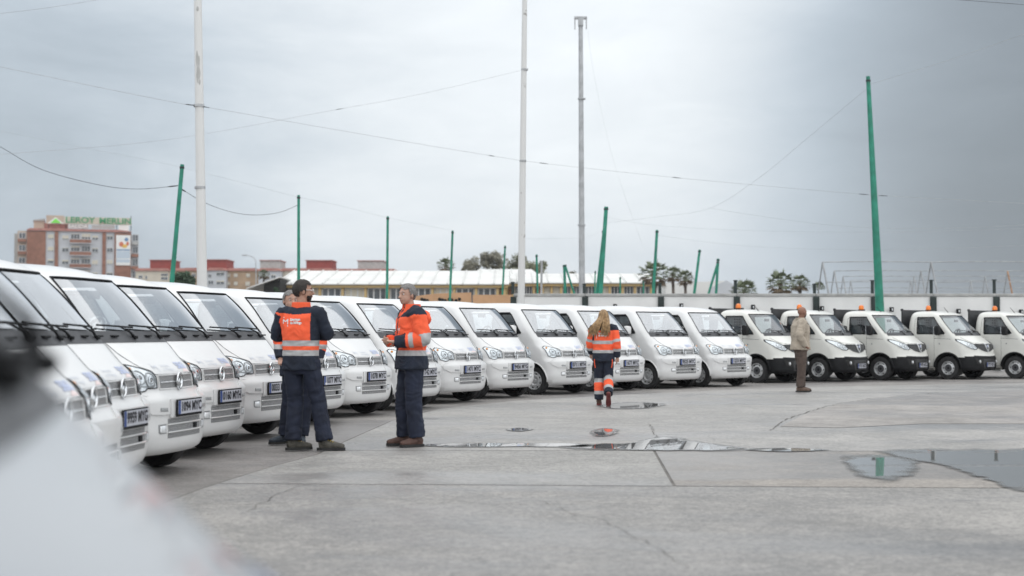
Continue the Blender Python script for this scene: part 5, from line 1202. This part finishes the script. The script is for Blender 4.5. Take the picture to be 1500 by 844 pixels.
for o, (px, Z, a, pt, lab) in zip(tr_objs, trucks):
    h = Vector((math.sin(R(a)), -math.cos(R(a)))); rgt = Vector((h.y, -h.x)); w = Vector(((px - 750) * Z / FPX, Z))
    n = w - h * TXF - rgt * .69
    place(o, n, R(a)); tag(o, lab, 'truck', 'cream trucks parked beside the vans'); plate(o, pt, .012, .40, .44, .115)
    hood_text(TR, '58' + pt[2:4], .36, 1.02, .10, M['logo_grey'], o, 'fleet_number', .85, 3.0)
# ================================================================== PEOPLE
M['skin'] = mat('skin_light', (.50, .30, .225), .55, var=.10, vscale=18)
M['skin_tan'] = mat('skin_tanned', (.40, .225, .16), .55, var=.10, vscale=18)
M['skin_brown'] = mat('skin_brown', (.25, .125, .085), .5, var=.10, vscale=18)
M['navy'] = mat('navy_workwear', (.012, .018, .034), .85, var=.22, vscale=9, bump=.25, bscale=60)
M['navy_b'] = mat('navy_trousers', (.012, .017, .036), .85, var=.25, vscale=7, bump=.25, bscale=60)
M['orange'] = mat('hi_vis_orange', (.95, .125, .045), .8, var=.08, vscale=9, bump=.2, bscale=60)
M['reflect'] = mat('reflective_tape', (.42, .425, .43), .45, var=.10, vscale=14)
M['beige'] = mat('beige_overshirt', (.40, .345, .28), .9, var=.12, vscale=9, bump=.3, bscale=70)
M['cream_shirt'] = mat('cream_shirt', (.62, .55, .40), .85, var=.08)
M['brown_cloth'] = mat('brown_trousers', (.085, .062, .052), .9, var=.2, vscale=9, bump=.25, bscale=60)
M['boot_grey'] = mat('grey_work_boot', (.075, .07, .058), .7, var=.3, vscale=20)
M['boot_brown'] = mat('brown_work_boot', (.085, .045, .035), .7, var=.3, vscale=20)
M['boot_navy'] = mat('navy_work_boot', (.03, .04, .055), .7, var=.3, vscale=20)
M['shoe_tan'] = mat('brown_suede_shoe', (.12, .08, .06), .85, var=.2, vscale=20)
M['sole_dark'] = mat('dark_sole', (.02, .02, .02), .7, var=.2)
M['sole_red'] = mat('dark_red_sole', (.16, .035, .035), .7, var=.25, vscale=20)
M['lace'] = mat('yellow_lace', (.45, .32, .06), .7)
M['hair_dark'] = mat('dark_brown_hair', (.022, .016, .013), .6, var=.3, vscale=60, bump=.5, bscale=150)
M['hair_grey'] = mat('short_grey_hair', (.20, .19, .185), .7, var=.35, vscale=60, bump=.5, bscale=150)
M['hair_blond'] = mat('blonde_hair', (.42, .27, .13), .5, c2=(.20, .12, .055), vscale=25, bump=.4, bscale=90)
M['eye'] = mat('eye_white', (.7, .68, .66), .3); M['iris'] = mat('dark_iris', (.03, .02, .015), .2); M['lip'] = mat('lips', (.33, .14, .12), .5)
M['print_white'] = mat('white_print', (.78, .78, .78), .6)
def remesh(mb, vox, smooth=4, fold=0.0, fseed=0.0, fs=9.0, keep=None):
    me = bpy.data.meshes.new('tmp'); me.from_pydata(mb.v, [], mb.f)
    bm = bmesh.new(); bm.from_mesh(me); bmesh.ops.recalc_face_normals(bm, faces=bm.faces); bm.to_mesh(me); bm.free()
    o = bpy.data.objects.new('tmp', me)
    m = o.modifiers.new('r', 'REMESH'); m.mode = 'VOXEL'; m.voxel_size = vox; m.adaptivity = 0
    if smooth: s_ = o.modifiers.new('s', 'SMOOTH'); s_.factor = .5; s_.iterations = smooth
    r = evaluated(o)
    bpy.data.objects.remove(o); bpy.data.meshes.remove(me)
    if fold:
        n = len(r.vertices); co = np.empty(n * 3); r.vertices.foreach_get('co', co); co = co.reshape(-1, 3); no = np.empty(n * 3); r.vertices.foreach_get('normal', no); no = no.reshape(-1, 3)
        for i in range(n):
            c = co[i]; w = noise.noise((c[0] * 5 + fseed, c[1] * 5, c[2] * 4)) * 1.2
            v = noise.noise((c[0] * fs + w + fseed, c[1] * fs + w, c[2] * fs * 1.5 + w)); v2 = 1 - abs(noise.noise((c[0] * fs * .8 + 4 + w, c[1] * fs * .8, c[2] * fs * 1.8 + fseed + w * 2))) * 2
            co[i] = c + no[i] * fold * (v * .8 + v2 * .6)
        r.vertices.foreach_set('co', co.ravel())
    r.polygons.foreach_set('use_smooth', [True] * len(r.polygons)); r.update(); return r
def paint(me, mats, fn):
    for m in mats: me.materials.append(m)
    n = len(me.polygons); ce = np.empty(n * 3); me.polygons.foreach_get('center', ce); ce = ce.reshape(-1, 3)
    me.polygons.foreach_set('material_index', [fn(c) for c in ce])
def seg_par(c, pts):
    """distance to polyline and fraction of its length"""
    best = (9, 0); tot = sum((pts[i + 1] - pts[i]).length for i in range(len(pts) - 1)); acc = 0; c = Vector(c)
    for a, b in zip(pts[:-1], pts[1:]):
        d = b - a; t = max(0, min(1, (c - a).dot(d) / d.length_squared)); q = (c - a - d * t).length
        if q < best[0]: best = (q, (acc + t * d.length) / tot)
        acc += d.length
    return best
def ringtube(mb, rings, seg=16):
    """rings: (centre, half depth x, half width y) horizontal ellipses, bottom to top"""
    V = []
    for c, rx, ry in rings:
        for k in range(seg):
            q = 2 * math.pi * k / seg; cq, sq = math.cos(q), math.sin(q)
            V.append((c[0] + rx * math.copysign(abs(cq) ** .85, cq), c[1] + ry * math.copysign(abs(sq) ** .85, sq), c[2]))
    n = len(rings)
    mb.add(V, [(i * seg + k, i * seg + (k + 1) % seg, (i + 1) * seg + (k + 1) % seg, (i + 1) * seg + k) for i in range(n - 1) for k in range(seg)] + [tuple(range(seg - 1, -1, -1)), tuple((n - 1) * seg + k for k in range(seg))])
def smooth_path(p, n=5):
    L = []
    for i in range(len(p) - 1):
        p0, p1, p2, p3 = p[max(i - 1, 0)], p[i], p[i + 1], p[min(i + 2, len(p) - 1)]
        for k in range(n): t = k / n; L.append(.5 * ((2 * p1) + (p2 - p0) * t + (2 * p0 - 5 * p1 + 4 * p2 - p3) * t * t + (3 * p1 - p0 - 3 * p2 + p3) * t ** 3))
    return L + [p[-1]]
def hand(mb, wrist, d, palm_n, s=1.0, curl=.5, side=1):
    """palm + five fingers; d = forearm direction, palm_n = direction the palm faces"""
    d = d.normalized(); n = (palm_n - d * palm_n.dot(d)).normalized(); t = d.cross(n) * side
    V = lambda a, b, c: wrist + (d * a + t * b + n * c) * s
    mb.tube([V(-.02, 0, 0), V(.02, 0, 0), V(.06, .002, .003), V(.095, .0, .005)], [(.026 * s, .021 * s), (.032 * s, .019 * s), (.041 * s, .017 * s), (.038 * s, .013 * s)], 10)
    for k, (b, L) in enumerate(((.030, .072), (.010, .080), (-.011, .074), (-.031, .058))):
        c1, c2 = curl * .7, curl * 1.6; p0 = V(.085, b, .004); p1 = p0 + (d * math.cos(c1) + n * math.sin(c1) + t * b * 1.5) * L * .45 * s; p2 = p1 + (d * math.cos(c2) + n * math.sin(c2)) * L * .32 * s; p3 = p2 + (d * math.cos(c2 * 1.25) + n * math.sin(c2 * 1.25)) * L * .25 * s
        mb.tube([p0, p1, p2, p3], [.0095 * s, .009 * s, .0082 * s, .0065 * s], 7)
    p0 = V(.025, .030, .004); p1 = V(.055, .052, .018); p2 = V(.083, .060, .030); mb.tube([p0, p1, p2], [.013 * s, .0105 * s, .008 * s], 7)

def person(name, loc, yaw, label, cfg):
    """local frame: faces +x, left is +y"""
    H = cfg['h'] / 1.78; s = H
    root = empty(name, (loc[0], loc[1], .012), yaw, label, 'person')
    J = cfg['J']; j = {k: Vector(v) * s for k, v in J.items()}
    hy, hp = cfg.get('head', (0, 0)); hc = j['head']
    HM = Matrix.Rotation(hy, 3, 'Z') @ Matrix.Rotation(hp, 3, 'Y')
    lean = cfg.get('lean', (0, 0)); bulk = cfg.get('bulk', 1.0)
    tc_ = lambda z: Vector((lean[0] * (z - .9) + cfg.get('px', 0), lean[1] * (z - .9), z)) * s
    # --- body (one surface: trunk, neck, head, arms, hands, legs)
    b = MB()
    ringtube(b, [(tc_(.84), .09 * s * bulk, .14 * s), (tc_(.95), .115 * s * bulk, .165 * s), (tc_(1.08), .11 * s * bulk, .145 * s), (tc_(1.25), .12 * s * bulk, .165 * s), (tc_(1.38), .115 * s * bulk, .18 * s), (tc_(1.46), .075 * s, .15 * s), (tc_(1.49), .055 * s, .09 * s)])
    nb = tc_(1.45); b.tube([nb, (nb + hc) / 2 + Vector((-.005, 0, -.04)) * s, hc + HM @ Vector((-.01, 0, -.05)) * s], [.062 * s, .056 * s, .056 * s], 12)
    hs = s * cfg.get('hs', 1.0)
    E = lambda c, r: b.ell(hc + HM @ Vector(c) * hs, [q * hs for q in r], HM, 20, 14)
    E((-.008, 0, .018), (.098, .076, .095)); E((.022, 0, -.035), (.072, .063, .078)); E((.045, 0, -.080), (.042, .042, .032)); E((.080, 0, .022), (.016, .05, .012))
    b.tube([hc + HM @ Vector(q) * hs for q in ((.084, 0, .015), (.098, 0, -.012), (.112, 0, -.030), (.092, 0, -.040))], [.009 * hs, .012 * hs, .015 * hs, .010 * hs], 8)
    E((.086, 0, -.058), (.012, .026, .008)); E((.084, 0, -.070), (.012, .022, .008))
    for q in (1, -1): b.ell(hc + HM @ Vector((-.005, q * .078, -.012)) * hs, (.020 * hs, .010 * hs, .032 * hs), HM @ Matrix.Rotation(q * .35, 3, 'Z'), 10, 8)
    arms = {}
    for S_, q in (('L', 1), ('R', -1)):
        sh, el, wr = j['sh' + S_], j['el' + S_], j['wr' + S_]
        b.tube([tc_(1.40).lerp(sh, .55), sh, sh.lerp(el, .5), el, el.lerp(wr, .4), wr], [.07 * s, .060 * s, .050 * s, .042 * s, .042 * s, .026 * s], 10)
        hand(b, wr, (j['ha' + S_] - wr) if ('ha' + S_) in j else (wr - el), Vector(cfg.get('palm' + S_, (0, -q, 0))), s, cfg.get('curl', .45), q)
        arms[S_] = [sh, el, wr]
        hp_, kn, an = j['hip' + S_], j['kn' + S_], j['an' + S_]
        b.tube([hp_ + Vector((0, 0, .06 * s)), hp_, hp_.lerp(kn, .5), kn, kn.lerp(an, .35), an, an - Vector((0, 0, .03 * s))], [.085 * s, .085 * s, .072 * s, .054 * s, .054 * s, .036 * s, .036 * s], 10)
    bme = remesh(b, .0065, 3); bme.materials.append(cfg['skin'])
    bo_ = bpy.data.objects.new('body', bme); link(bo_, root)
    # --- face
    for q in (1, -1):
        c = hc + HM @ Vector((.080, q * .031, .004)) * hs
        MB().ell(c, (.011 * hs, .014 * hs, .008 * hs), HM, 10, 6).build('eye', M['eye'], bo_, 60); MB().ell(c + HM @ Vector((.0085, 0, 0)) * hs, (.004 * hs, .006 * hs, .006 * hs), HM, 8, 6).build('iris', M['iris'], bo_, 60)
        if cfg.get('brow'): MB().tube([hc + HM @ Vector(v) * hs for v in ((.090, q * .012, .026), (.090, q * .032, .031), (.076, q * .052, .024))], [.004 * hs, .0055 * hs, .003 * hs], 6).build('eyebrow', cfg['brow'], bo_, 60)
    MB().tube([hc + HM @ Vector(v) * hs for v in ((.086, -.024, -.064), (.098, 0, -.062), (.086, .024, -.064))], [.003 * hs, .006 * hs, .003 * hs], 6).build('mouth', M['lip'], bo_, 60)
    # --- hair cap / beard: shells that follow the skull
    def shell(nm, m, keep, off, fuzz=.004):
        V, F = [], []; nu, nv = 48, 32
        for i in range(nv + 1):
            th = math.pi * i / nv
            for k in range(nu):
                ph = 2 * math.pi * k / nu; d = Vector((math.sin(th) * math.cos(ph), math.sin(th) * math.sin(ph), math.cos(th)))
                def sup(c, r): # far hit of the ray from (0,0,0) with ellipsoid
                    A = sum((d[q] / r[q]) ** 2 for q in range(3)); B = -2 * sum(d[q] * c[q] / r[q] ** 2 for q in range(3)); C = sum((c[q] / r[q]) ** 2 for q in range(3)) - 1; D = B * B - 4 * A * C
                    return (-B + math.sqrt(D)) / (2 * A) if D > 0 else 0
                rr = max(sup((-.008, 0, .018), (.098, .076, .095)), sup((.022, 0, -.035), (.072, .063, .078)), sup((.045, 0, -.08), (.042, .042, .032)))
                p = d * (rr + off + fuzz * noise.noise(d * 14 + Vector((loc[0], 0, 0)))); V.append(p)
        for i in range(nv):
            for k in range(nu):
                f = (i * nu + k, (i + 1) * nu + k, (i + 1) * nu + (k + 1) % nu, i * nu + (k + 1) % nu); c = sum((V[q] for q in f), Vector()) / 4
                if keep(c): F.append(f)
        return MB().add([hc + HM @ p * hs for p in V], F).build(nm, m, root, 70)
    if cfg.get('hair'):
        hm, ht = cfg['hair']
        keep = {'short': lambda c: (c.z > .060 and c.x < .078) or (c.x < .02 and c.z > -.005) or (c.x < -.045 and c.z > -.062) or (c.x < .035 and c.z > .03),
                'fade': lambda c: (c.x < -.02 and c.z > -.05 and c.z < .075) or (c.x < .02 and .0 < c.z < .06),
                'long': lambda c: (c.z > .060 and c.x < .085) or (c.x < .03 and c.z > -.09)}[ht]
        shell('hair', hm, keep, {'short': .011, 'fade': .004, 'long': .018}[ht])
    if cfg.get('beard'): shell('beard', cfg['beard'], lambda c: (c.z < -.052 and c.x > .035 and not (c.x > .075 and -.078 < c.z < -.052 and abs(c.y) < .024)) or (-.02 < c.z + .02 < .02 and 0 < c.x < .02), .004, .002)
    # --- trousers
    t = MB(); lk = cfg.get('leg_r', (.098, .088, .076, .078, .082)); hipc = tc_(.93)
    ringtube(t, [(tc_(.80), .10 * s, .13 * s), (tc_(.90), .135 * s * bulk, .185 * s), (tc_(1.0), .13 * s * bulk, .178 * s), (tc_(1.06), .12 * s * bulk, .162 * s)])
    for S_ in 'LR':
        hp_, kn, an = j['hip' + S_], j['kn' + S_], j['an' + S_]; L = [hp_ + Vector((0, 0, .03 * s)), hp_.lerp(kn, .45), kn, kn.lerp(an, .5), an + (kn - an).normalized() * .01 * s]
        t.tube(smooth_path(L, 4), list(np.interp(np.linspace(0, 4, 17), range(5), [q * s for q in lk])), 14)
    tme = remesh(t, .0085, 4, cfg.get('tfold', .009), loc[0] * 3)
    tp_ = cfg['trousers']; legs = {S_: [j['kn' + S_], j['an' + S_]] for S_ in 'LR'}
    if isinstance(tp_, tuple): paint(tme, tp_[0], lambda c: tp_[1](c / s, {k: seg_par(c, v) for k, v in legs.items()}))
    else: tme.materials.append(tp_)
    link(bpy.data.objects.new('trousers', tme), root)
    # --- jacket
    if cfg.get('jacket'):
        mats_, fn, hem, jr = cfg['jacket']; g = MB(); fl = cfg.get('flare', 0); jb = cfg.get('jb', 1.0)
        ringtube(g, [(tc_(hem), (.160 + fl) * s * bulk * jb, (.205 + fl) * s * jb), (tc_(hem + .05), (.158 + fl) * s * bulk * jb, (.205 + fl * .8) * s * jb), (tc_(1.05), .152 * s * bulk * jb, .192 * s * jb), (tc_(1.25), .158 * s * bulk * jb, .208 * s * jb), (tc_(1.38), .150 * s * bulk * jb, .215 * s * jb), (tc_(1.45), .115 * s, .185 * s), (tc_(1.495), .085 * s, .115 * s)])
        for S_ in 'LR':
            sh, el, wr = arms[S_]; P_ = [tc_(1.38).lerp(sh, .6), sh, sh.lerp(el, .5), el, el.lerp(wr, .5), wr]
            g.tube(smooth_path(P_, 3), list(np.interp(np.linspace(0, 5, 16), range(6), [q * s * jr for q in (.10, .088, .080, .074, .066, .056)])), 14)
        jm = remesh(g, .0085, 4, cfg.get('jfold', .010), loc[0] * 5 + 1)
        def f(c):
            par = {k: seg_par(c, v) for k, v in arms.items()}; q = c / s
            k = min(par, key=lambda a: par[a][0])
            on = k if (par[k][0] < .105 * s * jr and abs(q[1]) > .10 and not (par[k][1] < .02)) else None
            # a point whose trunk distance is smaller belongs to the trunk
            if on:
                tcn = tc_(q[2]); rel = math.hypot((c[0] - tcn.x) / (.165 * s * jb * bulk), (c[1] - tcn.y) / (.215 * s * jb))
                if rel < par[k][0] / (.078 * s * jr) * .98 and q[2] < 1.40: on = None
            return fn(q, on, par[on][1] if on else 0)
        paint(jm, mats_, f); jo = link(bpy.data.objects.new('jacket', jm), root)
        if cfg.get('collar'):
            cm, cr = cfg['collar']; c0 = tc_(1.485)
            L = [(c0 + Vector((.012 + cr * math.cos(q), cr * 1.12 * math.sin(q), .0)) * s) for q in np.linspace(.55, 2 * math.pi - .55, 22)]
            cb = MB(); V = []
            for p in L:
                o_ = (p - c0) * .12
                for dz, k in ((-.03, 1.10), (.02, 1.04), (.06, 1.0), (.062, .90), (.02, .88), (-.03, .9)): V.append(c0 + (p - c0) * k + Vector((-.01 * (dz > 0), 0, dz * s)))
            n6 = 6; cb.add(V, [(i * n6 + k, i * n6 + (k + 1) % n6, (i + 1) * n6 + (k + 1) % n6, (i + 1) * n6 + k) for i in range(len(L) - 1) for k in range(n6)] + [tuple(range(6)), tuple((len(L) - 1) * 6 + k for k in range(5, -1, -1))])
            cb.build('collar', cm, jo, 50)
        if cfg.get('print'):
            bv = BVHTree.FromPolygons([v.co for v in jm.vertices], [p.vertices[:] for p in jm.polygons]); org, ux, dr_, size = cfg['print']; org = Vector(org) * s; ux = Vector(ux).normalized(); dr_ = Vector(dr_).normalized()
            def put(u, v):
                p = org + ux * u + Vector((0, 0, v)); h = bv.ray_cast(p, dr_); q = h[0] if h[0] is not None else p; return q - dr_ * .004
            z_ = size
            city_logo(lambda u, v: put(u - z_ * 1.1, v), z_, M['print_white'], 'printed_logo', jo)
            for k, tx in enumerate(cfg.get('ptxt', ())):
                vs_, fs = text_mesh(tx, z_ * .52, .95, 'LEFT', .004 * z_ / .1); MB().add([put(a - z_ * .25, b_ + z_ * (.28 - .52 * k)) for a, b_ in vs_], fs).build('printed_text', M['print_white'], jo)
    # --- boots
    for S_ in 'LR':
        an = j['an' + S_]; fy, fp = cfg.get('foot' + S_, (0, 0)); FM = Matrix.Rotation(fy, 3, 'Z') @ Matrix.Rotation(fp, 3, 'Y'); off = Vector((0, 0, -.095)) * s
        F = lambda x, y, z: an + FM @ (Vector((x, y, z)) * s + off)
        k = MB(); pr = [(-.062, .052, .036, .040), (-.04, .056, .042, .052), (.02, .060, .043, .056), (.08, .052, .046, .046), (.14, .044, .050, .038), (.185, .038, .044, .032), (.205, .034, .026, .022)]
        k.tube([F(x, 0, zc) for x, zc, a, b_ in pr], [(a * s, b_ * s) for x, zc, a, b_ in pr], 12)
        k.tube([F(-.005, 0, .06), F(-.008, 0, .11), F(-.01, 0, cfg.get('shaft', .15))], [.05 * s, .048 * s, .052 * s], 12)
        km = remesh(k, .007, 3); km.materials.append(cfg['boot']); ko = link(bpy.data.objects.new('shoe', km), root)
        sb = MB(); O = [(-.085, 0), (-.075, .032), (-.03, .038), (.05, .041), (.12, .050), (.175, .046), (.208, .026), (.216, 0), (.208, -.026), (.175, -.046), (.12, -.050), (.05, -.041), (-.03, -.038), (-.075, -.032)]
        sb.prism(O, lambda u, v, d: F(u, v, d), .028); sb.build('sole', cfg.get('sole', M['sole_dark']), ko)
        if cfg.get('lace'):
            for q in range(4): MB().tube([F(.035 + q * .022, -.03, .105 - q * .009), F(.045 + q * .022, 0, .117 - q * .011), F(.035 + q * .022, .03, .105 - q * .009)], .005 * s, 5).build('lace', cfg['lace'], ko)
    return root, j, tc_, HM, hc, s

def stand(**k):
    J = dict(head=(.035, 0, 1.655), shL=(-.01, .195, 1.435), shR=(-.01, -.195, 1.435), elL=(-.03, .26, 1.16), elR=(-.03, -.26, 1.16), wrL=(.06, .25, .93), wrR=(.06, -.25, .93),
             hipL=(0, .092, .90), hipR=(0, -.092, .90), knL=(.02, .105, .50), knR=(.02, -.105, .50), anL=(-.02, .115, .095), anR=(-.02, -.115, .095)); J.update(k); return J
def at(px, Z): return ((px - 750) * Z / FPX, Z)
def face(az): return math.pi / 2 - R(az)          # az clockwise from straight ahead (+Y)

# 1: man in the orange waistcoat, back to the camera
def j1(q, arm, t):
    x, y, z = q
    if arm and abs(y) > .165: return 1
    if z > 1.415 + .10 * abs(y): return 1
    if z < .985: return 1
    if .985 <= z < 1.045 or 1.09 <= z < 1.15: return 2
    if y < -.15 and z > 1.15 and x < .09: return 1
    return 0
p1 = person('person', at(441, 15.1), face(14), 'man in orange and navy high-visibility waistcoat with his back turned', dict(h=1.80, skin=M['skin_tan'], bulk=1.0, jb=.97, px=0,
    J=stand(head=(.03, -.01, 1.668), shL=(-.01, .20, 1.43), shR=(-.01, -.20, 1.43), elL=(.05, .30, 1.20), elR=(.06, -.275, 1.21), wrL=(.24, .12, 1.17), wrR=(.25, -.06, 1.20), hipR=(0, -.10, .90), knL=(.03, .07, .50), anL=(-.02, .075, .095), knR=(.05, -.18, .50), anR=(.03, -.26, .095)),
    head=(R(-62), 0), footL=(R(-48), 0), footR=(R(-72), 0), palmL=(0, -1, .2), palmR=(0, 1, -.2), hair=(M['hair_dark'], 'short'), beard=M['hair_dark'], brow=M['hair_dark'],
    trousers=M['navy_b'], boot=M['boot_grey'], lace=M['lace'], jacket=([M['orange'], M['navy'], M['reflect']], j1, .84, .86), collar=(M['orange'], .088), leg_r=(.104, .094, .082, .082, .088), tfold=.011, jfold=.010,
    print=((-.6, .045, 1.345), (0, -1, 0), (1, 0, 0), .066), ptxt=('Limpieza', 'de Málaga')))
root, j, tc_, HM, hc, s = p1
gl = MB()
for q in (1, -1): gl.tube([hc + HM @ Vector(v) * s for v in ((.0, q * .082, .006), (.06, q * .076, .008), (.097, q * .060, .006))], .0025, 5)
for q in (1, -1): gl.tube([hc + HM @ Vector((.102, q * .032 + .026 * math.cos(a), .002 + .018 * math.sin(a))) * s for a in np.linspace(0, 2 * math.pi, 15)], .003, 5, False)
go = gl.build('glasses', M['eye'], root, 60)
vs_, fs = text_mesh('H', .05, 1); 
MB().add([Vector((.10 - b * .0, 0, 0)) + Vector((-.02, -.235 - 0, .70)) + Vector((a * .6, -.02, b)) for a, b in [(-.03, -.012), (.05, -.012), (.05, .012), (-.03, .012)]], [(0, 1, 2, 3)]).build('thigh_print', M['print_white'], root)
# 2: the man half hidden behind him, facing the camera
def j2(q, arm, t):
    z = q[2]
    if z > 1.36 or z < .93: return 1
    if (.93 <= z < .985 or 1.09 <= z < 1.145): return 2
    if arm and t > .72: return 1
    return 0
person('person', at(437, 15.95), face(190), 'grey-cropped man mostly hidden behind the man in the orange waistcoat', dict(h=1.73, skin=M['skin'], J=stand(head=(.035, -.085, 1.648), elR=(-.03, -.235, 1.15), wrR=(.12, -.17, .98), anL=(.05, .06, .095), anR=(.0, -.15, .095)), head=(R(40), 0), footL=(R(20), 0), footR=(R(-40), 0),
    hair=(M['hair_grey'], 'short'), brow=M['hair_grey'], trousers=M['navy_b'], boot=M['boot_navy'], jacket=([M['orange'], M['navy'], M['reflect']], j2, .78, 1.0), collar=(M['orange'], .085)))
# 3: grey-haired man facing left, hands together
def j3(q, arm, t):
    x, y, z = q
    if arm:
        if t > .80: return 1
        if .40 < t < .50 or .66 < t < .745: return 2
        if t < .06 and z > 1.43: return 1
        return 0
    if z < .985: return 1
    if .985 <= z < 1.045: return 2
    if 1.115 <= z < 1.165 and x < .02: return 2
    if z > 1.405 and abs(y) > .05: return 1
    if abs(y) < .012 and x > .08: return 1
    return 0
p3 = person('person', at(603, 15.65), face(249), 'grey-haired man in orange and navy jacket talking with hands together', dict(h=1.79, skin=M['skin'], bulk=1.02,
    J=stand(head=(.05, 0, 1.652), elL=(-.055, .265, 1.165), elR=(-.02, -.27, 1.17), wrL=(.225, .135, 1.135), wrR=(.245, -.10, 1.145), haL=(.34, .03, 1.15), haR=(.35, .02, 1.17), knL=(.005, .10, .50), anL=(-.03, .11, .095), knR=(.06, -.10, .50), anR=(.04, -.11, .095)),
    head=(R(22), R(2)), footL=(R(14), 0), footR=(R(2), 0), palmL=(0, -1, .25), palmR=(0, 1, .1), curl=.35, hair=(M['hair_grey'], 'short'), brow=M['hair_grey'],
    trousers=M['navy_b'], boot=M['boot_brown'], jacket=([M['orange'], M['navy'], M['reflect']], j3, .84, 1.08), flare=.012, collar=(M['orange'], .100), leg_r=(.108, .100, .090, .088, .088), tfold=.010, jfold=.012,
    print=((.6, .095, 1.27), (.0, 1, 0), (-1, 0, 0), .045), ptxt=()))
root, j, tc_, HM, hc, s = p3
hd = MB(); hd.ell(Vector((-.145, 0, 1.40)) * s, (.065, .13, .085), Matrix.Rotation(.25, 3, 'Y')); hm_ = remesh(hd, .009, 2, .008, 2); hm_.materials.append(M['orange']); link(bpy.data.objects.new('hood', hm_), root)
wl = MB().tube([j['wrL'].lerp(j['elL'], q) for q in (.02, .12)], .036, 12); wl.build('watch_strap', M['black_plastic'], root, 50)
MB().prism([(-.045, .80), (-.012, .80), (-.010, 1.45), (-.03, 1.45)], lambda u, v, d: Vector((.165 + d * .2 - (v - .8) * .03, u, v)) * s, .02).build('jacket_placket', M['dark'], root)
# 4: woman with long blonde hair walking away
def j4(q, arm, t):
    x, y, z = q
    if arm:
        if t > .80: return 1
        if .40 < t < .50 or .70 < t < .80: return 2
        if t < .10 and z > 1.40: return 1
        return 0
    if z > 1.39: return 1
    if z < .975: return 1
    if .975 <= z < 1.03 or 1.14 <= z < 1.20: return 2
    if z > 1.20 and abs(y) > .17: return 1
    return 0
def t4(q, par):
    k = min(par, key=lambda a: par[a][0]); d, t = par[k]
    if q[2] > .60 or t <= .02: return 1
    if t < .20: return 2
    if t < .58: return 0
    if t < .74: return 2
    return 1
p4 = person('person', at(884, 24.4), face(6), 'long-haired blonde woman in orange workwear walking away from the camera', dict(h=1.64, skin=M['skin'], bulk=.96, lean=(.03, 0),
    J=stand(head=(.05, 0, 1.655), shL=(0, .185, 1.425), shR=(0, -.185, 1.425), elL=(.03, .25, 1.16), elR=(-.06, -.25, 1.15), wrL=(.15, .24, .96), wrR=(-.02, -.255, .90), hipL=(0, .085, .90), hipR=(0, -.085, .90), knL=(.07, .09, .50), anL=(.03, .09, .098), knR=(.02, -.09, .50), anR=(-.27, -.10, .22)),
    head=(R(-12), 0), footL=(0, 0), footR=(0, R(62)), hair=(M['hair_blond'], 'long'), brow=None, trousers=([M['orange'], M['navy'], M['reflect']], t4), boot=M['boot_brown'], sole=M['sole_red'],
    jacket=([M['orange'], M['navy'], M['reflect']], j4, .82, 1.0), collar=(M['navy'], .085), jfold=.009, leg_r=(.105, .096, .084, .086, .082), print=((-.6, .07, 1.315), (0, -1, 0), (1, 0, 0), .075), ptxt=('Limpieza', 'de Málaga')))
root, j, tc_, HM, hc, s = p4
rn = random.Random(5); hb = MB()
for k in range(150):
    a = rn.uniform(1.25, 2 * math.pi - 1.25); el = rn.uniform(.2, 1.2); d = Vector((math.cos(a) * math.cos(el), math.sin(a) * math.cos(el), math.sin(el)))
    p0 = hc + HM @ Vector((d.x * .108 - .008, d.y * .088, d.z * .108 + .015)) * s; L = rn.uniform(.22, .36) * s; sw = .16 * rn.uniform(.3, 1.1) if math.sin(a) > -.2 else .05 * rn.uniform(-.5, 1)
    p1_ = hc + HM @ Vector((math.cos(a) * .118 - .01, math.sin(a) * .098, -.03)) * s; p2 = Vector((min(p1_.x - .02, -.135 * s + rn.uniform(-.02, .01)), p1_.y * 1.15 + sw * .35, p1_.z - L * .45)); p3_ = Vector((p2.x - .02 + rn.uniform(-.02, .01), p2.y + sw * .6 + rn.uniform(-.02, .02), p1_.z - L))
    hb.tube(smooth_path([p0, p1_, p2, p3_], 4), list(np.interp(np.linspace(0, 3, 13), range(4), [.007, .010, .009, .003])), 5)
hb.build('long_hair', M['hair_blond'], root, 70)
for q in (1, -1): MB().tube([Vector((-.11, q * .165, .86)) * s, Vector((-.10, q * .165, .78)) * s, Vector((-.09, q * .15, .70)) * s], .008, 5).build('trouser_piping', M['orange'], root)
# 5: bald man in the beige overshirt
def j5(q, arm, t):
    x, y, z = q
    if not arm and x > .10 and abs(y - .015) < .035 + (z - 1.2) * .05 and z > 1.08: return 1
    return 0
p5 = person('person', at(1172, 30.0), face(84), 'bald man in beige overshirt and brown trousers, hand in pocket', dict(h=1.80, skin=M['skin_brown'], bulk=1.12, jb=1.06,
    J=stand(head=(.045, 0, 1.658), elR=(-.10, -.275, 1.17), wrR=(.035, -.235, .955), haR=(.10, -.20, .90), elL=(-.03, .28, 1.16), wrL=(.08, .24, .94), knL=(.05, .09, .50), anL=(.06, .10, .095), knR=(.0, -.09, .50), anR=(-.05, -.09, .095)),
    head=(R(20), R(4)), footL=(R(8), 0), footR=(R(-4), 0), beard=M['hair_dark'], trousers=M['brown_cloth'], boot=M['shoe_tan'], shaft=.11, leg_r=(.112, .102, .086, .078, .074),
    jacket=([M['beige'], M['cream_shirt']], j5, .88, 1.08), collar=(M['beige'], .098), jfold=.010, flare=.008))
root, j, tc_, HM, hc, s = p5
for z in (1.02, 1.12, 1.22): MB().ell(Vector((.185, -.045, z)) * s, (.008, .012, .012)).build('button', M['brown_cloth'], root)
MB().rbox(Vector((.115, -.165, 1.25)) * s, (.10, .012, .13), .004, Matrix.Rotation(.75, 3, 'Z')).build('chest_pocket', M['beige'], root)

bpy.data.scenes.remove(tmp_scene)
